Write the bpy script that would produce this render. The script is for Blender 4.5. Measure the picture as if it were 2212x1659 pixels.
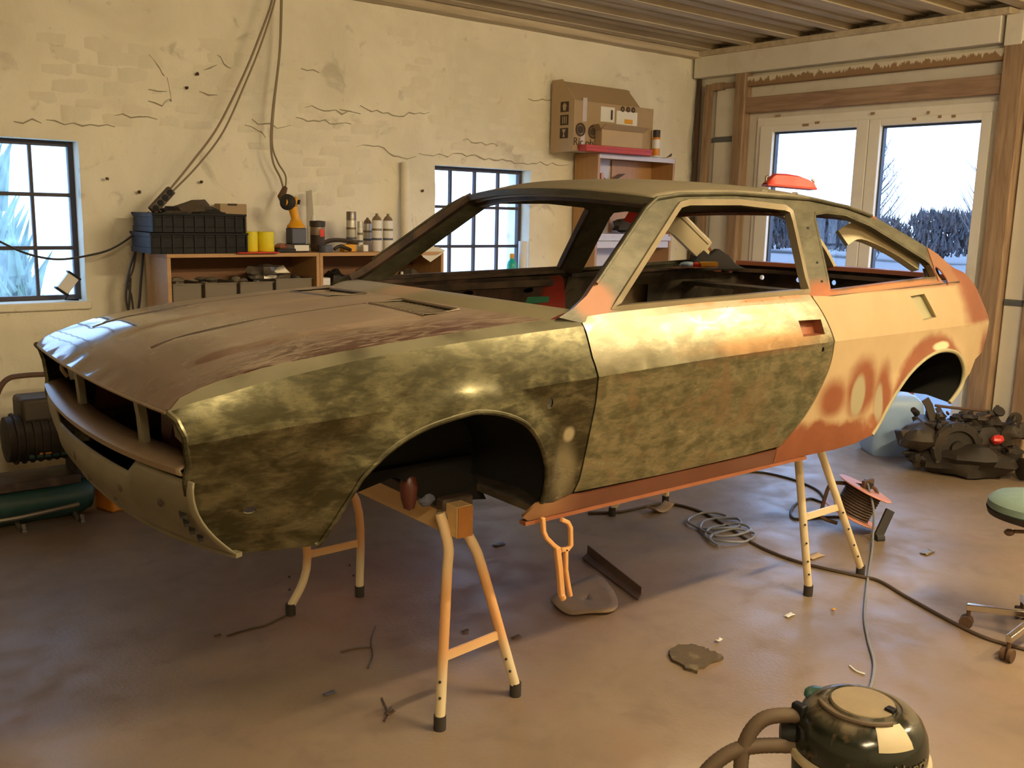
import bpy, bmesh, math, random
from mathutils import Vector, Matrix, noise
from mathutils.geometry import delaunay_2d_cdt

for o in list(bpy.data.objects): bpy.data.objects.remove(o)
SC = bpy.context.scene
COL = SC.collection
PI = math.pi
rnd = random.Random(7)

# ------------------------------------------------------------------ camera
CAM_H = 1.692
FPX, CYAW, CPITCH, CROLL = 2080.0, math.radians(50.847), math.radians(10.121), math.radians(1.3615)
IW, IH = 2212.0, 1659.0
fwd = Vector((math.cos(CYAW)*math.cos(CPITCH), math.sin(CYAW)*math.cos(CPITCH), -math.sin(CPITCH)))
_r = Vector((math.sin(CYAW), -math.cos(CYAW), 0.0)); _u = _r.cross(fwd)
rgt = _r*math.cos(CROLL) + _u*math.sin(CROLL)
upv = _u*math.cos(CROLL) - _r*math.sin(CROLL)
EYE = Vector((0, 0, CAM_H))
cd = bpy.data.cameras.new('camera'); cam = bpy.data.objects.new('camera', cd); COL.objects.link(cam)
cd.sensor_fit = 'HORIZONTAL'; cd.sensor_width = 36.0; cd.lens = 36.0*FPX/IW
cd.clip_start = 0.05; cd.clip_end = 500
cam.matrix_world = Matrix((( rgt.x, upv.x, -fwd.x, 0), (rgt.y, upv.y, -fwd.y, 0), (rgt.z, upv.z, -fwd.z, CAM_H), (0, 0, 0, 1)))
SC.camera = cam

# ------------------------------------------------------------------ world, exposure
SC.view_settings.view_transform = 'Standard'; SC.view_settings.look = 'None'
SC.view_settings.gamma = 1.0; SC.view_settings.exposure = 0.0
SC.view_settings.use_curve_mapping = False
wd = bpy.data.worlds.new('overcast_sky'); SC.world = wd; wd.use_nodes = True
bgn = wd.node_tree.nodes['Background']
bgn.inputs[0].default_value = (0.40, 0.60, 1.0, 1); bgn.inputs[1].default_value = 5.4
LAMP_COL = (1.0, 0.79, 0.48)
LAMP_W = 460.0

# ------------------------------------------------------------------ pixel helpers (a pixel is only a direction)
def pray(x, y):
    return (fwd*FPX + rgt*(x-IW/2) - upv*(y-IH/2)).normalized()
def on_z(x, y, z=0.0):
    d = pray(x, y); return EYE + d*((z-CAM_H)/d.z)
def on_y(x, y, Y):
    d = pray(x, y); return EYE + d*(Y/d.y)
def on_x(x, y, X):
    d = pray(x, y); return EYE + d*(X/d.x)

# ------------------------------------------------------------------ material helpers
class NT:
    def __init__(s, name):
        s.m = bpy.data.materials.new(name); s.m.use_nodes = True
        s.t = s.m.node_tree; s.n = s.t.nodes; s.l = s.t.links
        s.b = s.n['Principled BSDF']; s.out = s.n['Material Output']
        s._co = None
    def co(s):
        if not s._co: s._co = s.n.new('ShaderNodeTexCoord').outputs['Object']
        return s._co
    def put(s, sock, v):
        if hasattr(v, 'is_linked') or isinstance(v, bpy.types.NodeSocket): s.l.new(v, sock)
        else:
            if isinstance(v, (tuple, list)) and len(v) == 3 and sock.type == 'RGBA': v = (*v, 1)
            sock.default_value = v
    def math(s, op, a, b=0.0, c=None, clamp=False):
        n = s.n.new('ShaderNodeMath'); n.operation = op; n.use_clamp = clamp
        s.put(n.inputs[0], a); s.put(n.inputs[1], b)
        if c is not None: s.put(n.inputs[2], c)
        return n.outputs[0]
    def scale(s, sc, loc=(0, 0, 0), rot=(0, 0, 0), co=None):
        n = s.n.new('ShaderNodeMapping'); s.l.new(co or s.co(), n.inputs[0])
        n.inputs['Location'].default_value = loc; n.inputs['Rotation'].default_value = rot
        n.inputs['Scale'].default_value = sc if isinstance(sc, tuple) else (sc,)*3
        return n.outputs[0]
    def noise(s, scale=5, detail=4, dist=0.0, rough=.55, co=None):
        n = s.n.new('ShaderNodeTexNoise'); s.l.new(co or s.co(), n.inputs['Vector'])
        n.inputs['Scale'].default_value = scale; n.inputs['Detail'].default_value = detail
        n.inputs['Distortion'].default_value = dist; n.inputs['Roughness'].default_value = rough
        return n.outputs['Fac']
    def wave(s, scale, dist, co=None, detail=2, dscale=1.0):
        n = s.n.new('ShaderNodeTexWave'); s.l.new(co or s.co(), n.inputs['Vector'])
        n.inputs['Scale'].default_value = scale; n.inputs['Distortion'].default_value = dist
        n.inputs['Detail'].default_value = detail; n.inputs['Detail Scale'].default_value = dscale
        return n.outputs['Fac']
    def voro(s, scale, co=None, feature='F1'):
        n = s.n.new('ShaderNodeTexVoronoi'); n.feature = feature; s.l.new(co or s.co(), n.inputs['Vector'])
        n.inputs['Scale'].default_value = scale
        return n.outputs['Distance']
    def step(s, v, lo, hi, a=0.0, b=1.0):
        n = s.n.new('ShaderNodeMapRange'); n.interpolation_type = 'SMOOTHSTEP'
        s.put(n.inputs[0], v); n.inputs[1].default_value = lo; n.inputs[2].default_value = hi
        n.inputs[3].default_value = a; n.inputs[4].default_value = b
        return n.outputs[0]
    def mix(s, f, a, b):
        n = s.n.new('ShaderNodeMix'); n.data_type = 'RGBA'
        s.put(n.inputs[0], f); s.put(n.inputs[6], a); s.put(n.inputs[7], b)
        return n.outputs[2]
    def sep(s, co=None):
        n = s.n.new('ShaderNodeSeparateXYZ'); s.l.new(co or s.co(), n.inputs[0]); return n.outputs
    def blob(s, c, r, soft=.35, nz=.35, nscale=9):
        """1 inside an ellipsoid of radii r about c (object space), ragged by noise"""
        v = s.n.new('ShaderNodeVectorMath'); v.operation = 'SUBTRACT'; s.l.new(s.co(), v.inputs[0]); v.inputs[1].default_value = c
        w = s.n.new('ShaderNodeVectorMath'); w.operation = 'DIVIDE'; s.l.new(v.outputs[0], w.inputs[0]); w.inputs[1].default_value = r
        q = s.n.new('ShaderNodeVectorMath'); q.operation = 'LENGTH'; s.l.new(w.outputs[0], q.inputs[0])
        d = s.math('ADD', q.outputs['Value'], s.math('MULTIPLY', s.math('SUBTRACT', s.noise(nscale, 4), .5), nz*2))
        return s.step(d, 1-soft, 1+soft, 1, 0)
    def upfacing(s, lo=.55, hi=.92):
        n = s.n.new('ShaderNodeNewGeometry'); q = s.n.new('ShaderNodeSeparateXYZ'); s.l.new(n.outputs['Normal'], q.inputs[0])
        return s.step(q.outputs[2], lo, hi)
    def bump(s, h, strength=.3, dist=.01):
        n = s.n.new('ShaderNodeBump'); n.inputs['Strength'].default_value = strength; n.inputs['Distance'].default_value = dist
        s.l.new(h, n.inputs['Height']); s.l.new(n.outputs[0], s.b.inputs['Normal'])
    def done(s, col=None, rough=None, metal=None, spec=None):
        if col is not None: s.put(s.b.inputs['Base Color'], col)
        if rough is not None: s.put(s.b.inputs['Roughness'], rough)
        if metal is not None: s.put(s.b.inputs['Metallic'], metal)
        if spec is not None: s.put(s.b.inputs['Specular IOR Level'], spec)
        return s.m

def lin(r, g, b):
    f = lambda c: (c/255/12.92 if c/255 <= .04045 else ((c/255+.055)/1.055)**2.4)
    return (f(r), f(g), f(b))

def pm(name, c, rough=.5, metal=0.0, var=.18, scale=12, bump=0.0, dirt=None, dirt_amt=.4, dirt_scale=5):
    """plain surface with procedural grain, optional grime"""
    k = NT(name); n = k.noise(scale, 5)
    c2 = tuple(max(0, x*(1-var)) for x in c); c1 = tuple(min(1, x*(1+var*.6)) for x in c)
    col = k.mix(n, c2, c1)
    if dirt: col = k.mix(k.step(k.noise(dirt_scale, 6, .4), .5, .75, 0, dirt_amt), col, dirt)
    if bump: k.bump(k.noise(scale*3, 4), bump, .004)
    return k.done(col, k.step(n, .2, .8, max(0, rough-.07), min(1, rough+.07)), metal)

M = {}
def build_materials():
    # whitewashed masonry
    k = NT('whitewashed_masonry')
    n1 = k.noise(1.6, 6, .6); n2 = k.noise(9, 6); n3 = k.noise(45, 4)
    col = k.mix(k.step(n1, .3, .7), (.74, .69, .55), (.88, .83, .68))
    col = k.mix(k.step(k.noise(3.2, 7, 1.2), .60, .72, 0, .5), col, (.42, .37, .27))
    col = k.mix(k.step(n2, .62, .74, 0, .35), col, (.36, .31, .23))
    k.bump(k.math('ADD', n2, k.math('MULTIPLY', n3, .4)), .5, .012)
    M['wall'] = k.done(col, .85, 0, .2)
    M['crack'] = pm('dark_crack', (.46, .40, .29), .95)
    # floor
    k = NT('worn_concrete')
    n1 = k.noise(.9, 6, .8); n2 = k.noise(5, 7, .3); n3 = k.noise(60, 3)
    col = k.mix(k.step(n1, .35, .65), (.225, .165, .108), (.275, .205, .14))
    col = k.mix(k.step(n2, .5, .75, 0, .55), col, (.18, .13, .088))
    col = k.mix(k.step(k.noise(1.7, 3, .2), .52, .72, 0, .35), col, (.29, .175, .12))
    col = k.mix(k.step(n3, .66, .78, 0, .5), col, (.13, .092, .062))
    red = k.blob((2.3, 3.5, 0), (.75, .5, 1), .6, .3, 3)
    col = k.mix(k.math('MULTIPLY', red, .55), col, (.28, .13, .10))
    red2 = k.blob((2.55, 3.0, 0), (.7, .45, 1), .6, .3, 3)
    col = k.mix(k.math('MULTIPLY', red2, .5), col, (.17, .095, .085))
    pale = k.blob((2.02, 1.62, 0), (.42, .17, 1), .8, .45, 6)
    col = k.mix(k.math('MULTIPLY', pale, .55), col, (.62, .55, .45))
    k.bump(k.math('ADD', n3, n2), .25, .004)
    M['floor'] = k.done(col, k.step(n2, .3, .75, .36, .58), 0, .28)
    k = NT('ceiling_board'); n = k.noise(3, 6, .3, co=k.scale((.5, 6, 6)))
    M['board'] = k.done(k.mix(k.step(n, .3, .7), (.44, .36, .24), (.60, .51, .36)), .75)
    k = NT('ceiling_deck'); n = k.noise(3, 6, .3, co=k.scale((.5, 6, 6)))
    M['deck'] = k.done(k.mix(n, (.20, .15, .09), (.34, .26, .17)), .8)
    k = NT('old_timber'); n = k.noise(4, 7, .6, co=k.scale((8, 8, .7)))
    k.bump(n, .3, .006)
    M['timber'] = k.done(k.mix(k.step(n, .25, .75), (.24, .15, .085), (.42, .29, .18)), .7)
    k = NT('old_timber_rail'); n = k.noise(4, 7, .6, co=k.scale((8, .7, 8)))
    k.bump(n, .3, .006)
    M['timber_rail'] = k.done(k.mix(k.step(n, .25, .75), (.26, .16, .10), (.43, .29, .19)), .7)
    k = NT('peeling_timber'); n = k.noise(9, 7, .8, .6, k.scale((1, 2.5, .6)))
    pf = k.step(k.math('ADD', k.sep()[2], k.math('MULTIPLY', k.math('SUBTRACT', n, .5), .16)), -.002, .012)
    M['timber_peel'] = k.done(k.mix(pf, (.32, .20, .10), (.72, .66, .52)), .75)
    M['whitepanel'] = pm('white_panel', (.78, .74, .64), .6, 0, .1, 3, .1, (.5, .42, .3), .3)
    M['greystrip'] = pm('grey_joint_strip', (.12, .13, .14), .5)
    M['pvc'] = pm('white_door_frame', (.90, .87, .78), .4, 0, .06, 4, 0, (.45, .38, .27), .25, 3)
    M['gasket'] = pm('dark_gasket', (.05, .055, .07), .5)
    M['iron'] = pm('rusty_iron_bar', (.07, .06, .065), .6, .3, .3, 40)
    k = NT('window_glass'); g = k.n.new('ShaderNodeBsdfGlossy'); g.inputs['Roughness'].default_value = .02
    t = k.n.new('ShaderNodeBsdfTransparent'); t.inputs[0].default_value = (.95, .97, 1, 1)
    mx = k.n.new('ShaderNodeMixShader'); mx.inputs[0].default_value = .06
    k.l.new(t.outputs[0], mx.inputs[1]); k.l.new(g.outputs[0], mx.inputs[2]); k.l.new(mx.outputs[0], k.out.inputs[0])
    M['glass'] = k.m
    k = NT('dusty_window_glass'); g = k.n.new('ShaderNodeBsdfTranslucent'); g.inputs[0].default_value = (.75, .95, 1, 1)
    t = k.n.new('ShaderNodeBsdfTransparent'); t.inputs[0].default_value = (.93, .98, 1, 1)
    mx = k.n.new('ShaderNodeMixShader'); k.l.new(k.step(k.noise(4, 4, .5), .3, .8, .05, .45), mx.inputs[0])
    k.l.new(t.outputs[0], mx.inputs[1]); k.l.new(g.outputs[0], mx.inputs[2]); k.l.new(mx.outputs[0], k.out.inputs[0])
    M['dusty_glass'] = k.m
    # outdoors
    k = NT('pale_field'); M['field'] = k.done(k.mix(k.noise(.6, 6, .4), (.10, .105, .11), (.145, .148, .15)), .9)
    k = NT('frosted_yard'); M['yard'] = k.done(k.mix(k.noise(.5, 6, .4), (.66, .74, .66), (.92, .92, .88)), .9)
    M['hedge'] = pm('bare_hedge', (.10, .095, .10), .95, 0, .4, 6)
    M['frost'] = pm('frosted_leaves', (.16, .24, .17), .95, 0, .3, 6)
    M['bark'] = pm('grey_bark', (.10, .09, .09), .9)
    # ---- car panels; object space is the car's own space
    def swirl(k, s1=3.2, dist=3.5):
        a = k.noise(s1*2.6, 4, .5, .55, k.scale((1, .3, 1.6)))
        b = k.noise(s1*6, 5, .7, .6, k.scale((.7, .4, 2.0), rot=(0, .5, 0)))
        c = k.noise(70, 3, .5, .6, k.scale((.5, .5, 2.2)))
        v = k.math('ADD', k.math('MULTIPLY', a, .52), k.math('MULTIPLY', b, .38))
        return k.math('ADD', v, k.math('MULTIPLY', c, .12))
    k = NT('sanded_bare_steel'); v = swirl(k)
    col = k.mix(k.step(v, .42, .70), (.055, .051, .028), (.23, .215, .13))
    sp = k.sep()
    pr = k.math('MULTIPLY', k.blob((.42, -.78, .40), (.05, .3, .085), .5, .25), 1)
    col = k.mix(k.math('MULTIPLY', pr, .75), col, (.40, .38, .26))
    col = k.mix(k.math('MULTIPLY', k.blob((.43, -.78, .52), (.02, .3, .022), .4, .2), .9), col, (.62, .60, .44))
    k.bump(v, .04, .002)
    du = k.math('MULTIPLY', k.upfacing(.5, .8), k.step(k.noise(5, 4), .2, .6, .55, 1))   # dust lying on upward faces
    col = k.mix(du, col, (.27, .25, .165))
    M['steel'] = k.done(col, k.math('ADD', k.step(v, .3, .75, .36, .22), k.math('MULTIPLY', du, .12)), k.step(du, 0, 1, .92, .15))
    k = NT('sanded_door_steel'); v = swirl(k, 4.5, 5)
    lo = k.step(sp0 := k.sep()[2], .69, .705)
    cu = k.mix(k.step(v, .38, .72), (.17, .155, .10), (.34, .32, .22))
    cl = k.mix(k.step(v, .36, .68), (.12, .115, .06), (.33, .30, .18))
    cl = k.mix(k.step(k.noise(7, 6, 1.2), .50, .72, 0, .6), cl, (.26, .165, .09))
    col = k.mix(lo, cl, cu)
    ora = k.math('MULTIPLY', k.step(k.sep()[2], .868, .882), k.step(k.noise(4, 3), .4, .55))
    col = k.mix(ora, col, (.32, .13, .05))
    ora2 = k.math('MULTIPLY', k.blob((1.35, -.79, .735), (.32, .4, .035), .6, .6, 7), .6)
    col = k.mix(ora2, col, (.46, .24, .10))
    for cx in (.80, .90):
        col = k.mix(k.math('MULTIPLY', k.blob((cx, -.77, .815), (.035, .3, .025), .2, .15), .55), col, (.40, .26, .16))
    k.bump(v, .05, .002)
    du = k.math('MULTIPLY', k.upfacing(.30, .5), .8)
    col = k.mix(k.math('MULTIPLY', du, k.step(ora, 0, 1, 1, .2)), col, (.26, .235, .15))
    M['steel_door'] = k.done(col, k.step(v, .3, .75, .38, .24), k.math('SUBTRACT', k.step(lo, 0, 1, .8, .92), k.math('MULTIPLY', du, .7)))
    k = NT('dusty_primer_hood'); x, y, z = k.sep()[:3]
    n = k.noise(3, 5, .8, .5, k.scale((1, 2.5, 1))); n2 = k.noise(9, 6, 1.5, .6, k.scale((1, 3, 1)))
    col = k.mix(k.step(n, .3, .7), (.30, .225, .165), (.37, .285, .215))
    e1 = k.blob((-.35, -.66, .8), (.60, .17, .4), .8, .6, 5)
    e2 = k.blob((-.74, -.25, .72), (.30, .60, .5), .75, .5, 6)
    dk = k.math('MAXIMUM', k.math('MULTIPLY', e1, k.step(n2, .36, .58)), k.math('MULTIPLY', e2, .85))
    col = k.mix(dk, col, (.07, .020, .013))
    col = k.mix(k.step(n2, .60, .75, 0, .3), col, (.40, .32, .25))
    rg = k.step(x, -.55, -.05, .07, .46)
    rg = k.math('ADD', rg, k.math('MULTIPLY', k.math('SUBTRACT', n2, .5), k.step(x, -.6, -.2, .02, .14)))
    M['hood'] = k.done(col, rg, 0, .4)
    k = NT('dusty_roof_primer'); n = k.noise(4, 5, .6)
    col = k.mix(n, (.20, .17, .11), (.28, .24, .16))
    col = k.mix(k.blob((2.30, -.5, 1.2), (.13, .25, .12), .4, .3), col, (.50, .16, .06))
    M['roof'] = k.done(col, .5, .1)
    k = NT('pillar_steel'); v = swirl(k)
    col = k.mix(k.step(v, .35, .72), (.055, .05, .028), (.125, .113, .07))
    col = k.mix(k.blob((.58, -.72, .915), (.09, .3, .055), .35, .25), col, (.23, .10, .05))
    col = k.mix(k.blob((1.74, -.72, .885), (.10, .3, .05), .45, .35), col, (.24, .075, .026))
    col = k.mix(k.blob((2.74, -.66, .96), (.13, .3, .10), .35, .25), col, (.30, .09, .035))
    col = k.mix(k.math('MULTIPLY', k.blob((2.3, -.7, .885), (.45, .3, .03), .45, .35), .8), col, (.48, .18, .07))
    M['pillar'] = k.done(col, .45, .25, .35)
    k = NT('filler_and_primer_quarter'); x, y, z = k.sep()[:3]
    cream = k.mix(k.noise(5, 5, .6), (.36, .25, .13), (.43, .325, .185))
    ora = k.mix(k.noise(8, 5), (.17, .05, .02), (.245, .085, .038))
    nz = k.math('MULTIPLY', k.math('SUBTRACT', k.noise(7, 4), .5), .16)
    dx = k.math('SUBTRACT', x, 2.51); dz = k.math('SUBTRACT', z, .345)
    rr = k.math('SQRT', k.math('ADD', k.math('MULTIPLY', dx, dx), k.math('MULTIPLY', dz, dz)))
    ring = k.step(k.math('ADD', rr, k.math('MULTIPLY', nz, .5)), .315, .355, 1, 0)
    tail = k.step(k.math('ADD', k.math('ADD', x, k.math('MULTIPLY', z, .30)), nz), 2.98, 3.10)
    tail = k.math('MULTIPLY', tail, k.step(z, .69, .72))
    tail2 = k.math('MULTIPLY', k.step(k.math('ADD', x, nz), 2.98, 3.06), k.step(z, .70, .6))
    low = k.step(k.math('ADD', z, nz), .355, .405, 1, 0)
    top = k.math('MULTIPLY', k.step(z, .875, .89), .8)
    b1 = k.blob((1.79, -.78, .48), (.085, .4, .075), .45, .3)
    b2 = k.blob((1.975, -.78, .50), (.10, .4, .12), .35, .3)
    b3 = k.blob((2.13, -.78, .46), (.06, .4, .13), .4, .3)
    f = ring
    for q in (tail, tail2, low, top, b1, b2, b3): f = k.math('MAXIMUM', f, q)
    col = k.mix(f, cream, ora)
    col = k.mix(k.blob((1.955, -.78, .475), (.045, .4, .085), .2, .15), col, (.30, .26, .16))
    col = k.mix(k.blob((2.105, -.78, .43), (.028, .4, .08), .25, .2), col, (.30, .25, .16))
    col = k.mix(k.blob((2.56, -.78, .63), (.07, .4, .018), .3, .4), col, (.72, .52, .32))
    M['quarter'] = k.done(col, k.step(f, 0, 1, .62, .45), 0, .3)
    k = NT('red_oxide_sill'); n = k.noise(6, 5, .5)
    col = k.mix(n, (.085, .027, .013), (.14, .048, .024))
    col = k.mix(k.step(k.sep()[0], .30, .55, .7, 0), col, (.42, .22, .10))
    M['sill'] = k.done(col, .32)
    k = NT('grey_green_valance'); n = k.noise(6, 5, 1)
    col = k.mix(n, (.115, .097, .06), (.20, .175, .11))
    col = k.mix(k.step(k.noise(11, 5, .5), .6, .7, 0, .6), col, (.12, .095, .055))
    M['valance'] = k.done(col, .48, .15)
    k = NT('brown_bar'); n = k.noise(8, 5, 1)
    M['bar'] = k.done(k.mix(n, (.20, .14, .09), (.30, .215, .14)), .35, .1)
    k = NT('scuttle_primer'); n = k.noise(6, 5, .8)
    col = k.mix(n, (.24, .205, .125), (.34, .305, .19))
    col = k.mix(k.blob((.45, .05, .9), (.2, .12, .3), .4, .3), col, (.48, .33, .22))
    col = k.mix(k.blob((.40, .45, .9), (.3, .25, .3), .4, .3), col, (.37, .34, .31))
    M['scuttle'] = k.done(col, .42, .1)
    k = NT('dark_interior_paint'); n = k.noise(7, 6, .8)
    col = k.mix(k.step(n, .3, .75), (.028, .022, .014), (.12, .095, .06))
    M['interior'] = k.done(col, .6)
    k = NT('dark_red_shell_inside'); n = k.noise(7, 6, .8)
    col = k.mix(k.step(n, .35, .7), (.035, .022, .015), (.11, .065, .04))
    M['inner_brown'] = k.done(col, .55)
    k = NT('far_door_inside'); n = k.noise(9, 6, .8)
    col = k.mix(k.step(n, .35, .7), (.03, .02, .015), (.10, .06, .04))
    col = k.mix(k.blob((1.64, .72, .70), (.10, .3, .17), .3, .2), col, (.36, .035, .022))
    M['fardoor'] = k.done(col, .5)
    M['well'] = pm('black_underseal', (.010, .0095, .008), .9, 0, .4, 30, .3); M['well'].node_tree.nodes['Principled BSDF'].inputs['Specular IOR Level'].default_value = .1
    M['redbrown'] = pm('red_brown_paint', (.075, .016, .010), .4)
    M['rib_shade'] = pm('rib_shade_brown', (.07, .045, .028), .7)  # dark brown for the painted shadow lines of the hood ribs
    M['orange_primer'] = pm('orange_primer', (.27, .09, .04), .45, 0, .2, 9)
    M['cream_trim'] = pm('cream_inner_trim', (.55, .47, .30), .55, 0, .15, 9, .1, (.33, .24, .12), .4)
    M['slot'] = pm('slot_black', (.012, .011, .009), .8)
    M['slotrim'] = pm('dusty_vent', (.25, .19, .125), .5)
    M['greytrim'] = pm('bare_header', (.235, .19, .115), .42, .3, .3, 8)
    M['olive'] = pm('olive_filler', (.33, .30, .17), .5, 0, .2, 9)
    M['blackcloth'] = pm('black_cloth', (.02, .017, .014), .95, 0, .4, 20)
    M['greentape'] = pm('green_tape', (.05, .26, .14), .5)
    # ---- furniture and things
    k = NT('birch_shelf'); n = k.noise(3, 6, .8, co=k.scale((1, 8, 8)))
    M['birch'] = k.done(k.mix(n, (.40, .21, .075), (.56, .33, .14)), .45)
    k = NT('veneer_side'); n = k.noise(3, 6, .8, co=k.scale((8, 8, 1)))
    M['veneer'] = k.done(k.mix(n, (.38, .19, .065), (.50, .28, .11)), .42)
    M['laminate'] = pm('white_laminate', (.60, .55, .56), .4)
    M['shelfback'] = pm('shelf_back_board', (.22, .10, .04), .6)
    M['cardboard'] = pm('cardboard', (.42, .30, .17), .8, 0, .12, 10, .05)
    M['cardboard2'] = pm('pale_cardboard', (.50, .36, .21), .8, 0, .12, 10, .05)
    M['print'] = pm('black_print', (.07, .045, .03), .8)
    M['paper'] = pm('white_paper', (.80, .78, .72), .7, 0, .05)
    M['yellow'] = pm('yellow_paper', (.80, .68, .015), .6, 0, .06)
    M['toolyellow'] = pm('tool_yellow', (.80, .38, .015), .4, 0, .08)
    M['black'] = pm('black_plastic', (.010, .010, .010), .55); M['black'].node_tree.nodes['Principled BSDF'].inputs['Specular IOR Level'].default_value = .2
    M['black2'] = pm('matt_black', (.025, .022, .02), .75)
    M['red'] = pm('red_plastic', (.75, .05, .035), .35)
    M['redfoam'] = pm('red_rubber_pad', (.80, .075, .05), .5, 0, .15, 40)
    M['redbox'] = pm('red_card', (.50, .055, .035), .5)
    M['white'] = pm('white_plastic', (.78, .76, .72), .4, 0, .05)
    M['silver'] = pm('spray_can_grey', (.62, .60, .54), .35, .3, .08)
    M['chrome'] = pm('chrome', (.70, .66, .60), .16, 1, .05)
    M['metal'] = pm('grey_metal', (.30, .27, .22), .4, .8)
    M['rust'] = pm('rusty_steel', (.12, .065, .035), .7, .2, .4, 20, .3)
    M['cable'] = pm('brown_cable', (.085, .055, .035), .6)
    M['cablegrey'] = pm('grey_cable', (.23, .235, .25), .5)
    M['cabledk'] = pm('dark_cable', (.035, .03, .026), .6)
    M['wallcable'] = pm('painted_cable', (.27, .21, .13), .6)
    k = NT('trestle_cream_paint'); n = k.noise(9, 5)
    col = k.mix(n, (.66, .52, .31), (.78, .66, .43)); col = k.mix(k.step(k.noise(14, 5, .4), .68, .74), col, (.15, .10, .05))
    M['trestle'] = k.done(col, .4)
    k = NT('trestle_orange_overspray'); n = k.noise(9, 5); z = k.sep()[2]
    col = k.mix(k.math('ADD', k.step(z, .14, .3), k.step(z, .45, .6, 0, -.65), clamp=True), (.74, .62, .40), (.70, .38, .16))
    M['trestle_or'] = k.done(col, .4)
    M['rubber'] = pm('black_rubber_foot', (.035, .028, .022), .8)
    k = NT('pine_beam'); n = k.noise(3, 6, .8, co=k.scale((10, 1, 10)))
    M['pine'] = k.done(k.mix(n, (.52, .32, .12), (.68, .45, .20)), .6)
    M['pine_end'] = pm('pine_end_grain', (.38, .15, .03), .7, 0, .3, 40)
    M['plierpaint'] = pm('orange_overspray', (.66, .34, .13), .5, 0, .12)
    M['jug'] = pm('translucent_canister', (.48, .68, .92), .4, 0, .05); M['jug'].node_tree.nodes['Principled BSDF'].inputs['Transmission Weight'].default_value = .25  # blue of the daylight from the door is put into the colour
    M['castiron'] = pm('oily_cast_metal', (.026, .019, .013), .65, .2, .5, 25, .4, (.07, .043, .022), .6)
    M['castiron2'] = pm('greasy_alloy', (.055, .041, .027), .6, .3, .4, 25, .4)
    k = NT('teal_seat_fabric'); M['teal'] = k.done(k.mix(k.noise(30, 5), (.12, .19, .165), (.19, .27, .23)), .75)
    k = NT('green_tank'); M['tank'] = k.done(k.mix(k.noise(5, 5), (.012, .045, .038), (.03, .085, .07)), .35)
    M['reelplastic'] = pm('pink_orange_reel', (.62, .26, .17), .5, 0, .25, 8, 0, (.65, .55, .5), .6)
    M['scrap'] = pm('scrap_board', (.24, .16, .10), .8, 0, .3, 12, .3)
    M['patchdark'] = pm('floor_pit_brown', (.10, .07, .038), .95, 0, .5, 30, .6, (.24, .18, .10), .8, 14)  # dark brown of the flat patch that stands in for the floor pit
    k = NT('vacuum_dome'); n = k.noise(7, 6, .8)
    z = k.sep()[2]
    dust = k.math('MULTIPLY', k.step(z, .335, .368), k.step(n, .36, .6))
    col = k.mix(dust, (.012, .015, .010), (.15, .12, .075)); col = k.mix(k.step(k.noise(18, 5, .5), .58, .70, 0, .6), col, (.13, .085, .045))
    M['vac'] = k.done(col, k.step(dust, 0, 1, .18, .6))
    M['vacdust'] = pm('dusty_lid', (.27, .21, .13), .7, 0, .25, 25, .2)
    M['hose'] = pm('dusty_hose', (.11, .075, .045), .7, 0, .25, 12)
    M['bottle'] = pm('green_bottle', (.02, .42, .30), .25)
    k = NT('clear_bin'); k.b.inputs['Alpha'].default_value = .65
    M['bin'] = k.done((.30, .25, .18), .3)
    M['junk'] = pm('mixed_bits', (.16, .13, .09), .7, 0, .6, 30, .3)
    M['orangeplastic'] = pm('orange_plastic', (.70, .25, .02), .45)
    M['bluegrey'] = pm('blue_grey', (.09, .10, .14), .5)
    M['cloth'] = pm('brown_cloth', (.10, .075, .05), .9, 0, .4, 20, .3)
build_materials()

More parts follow.
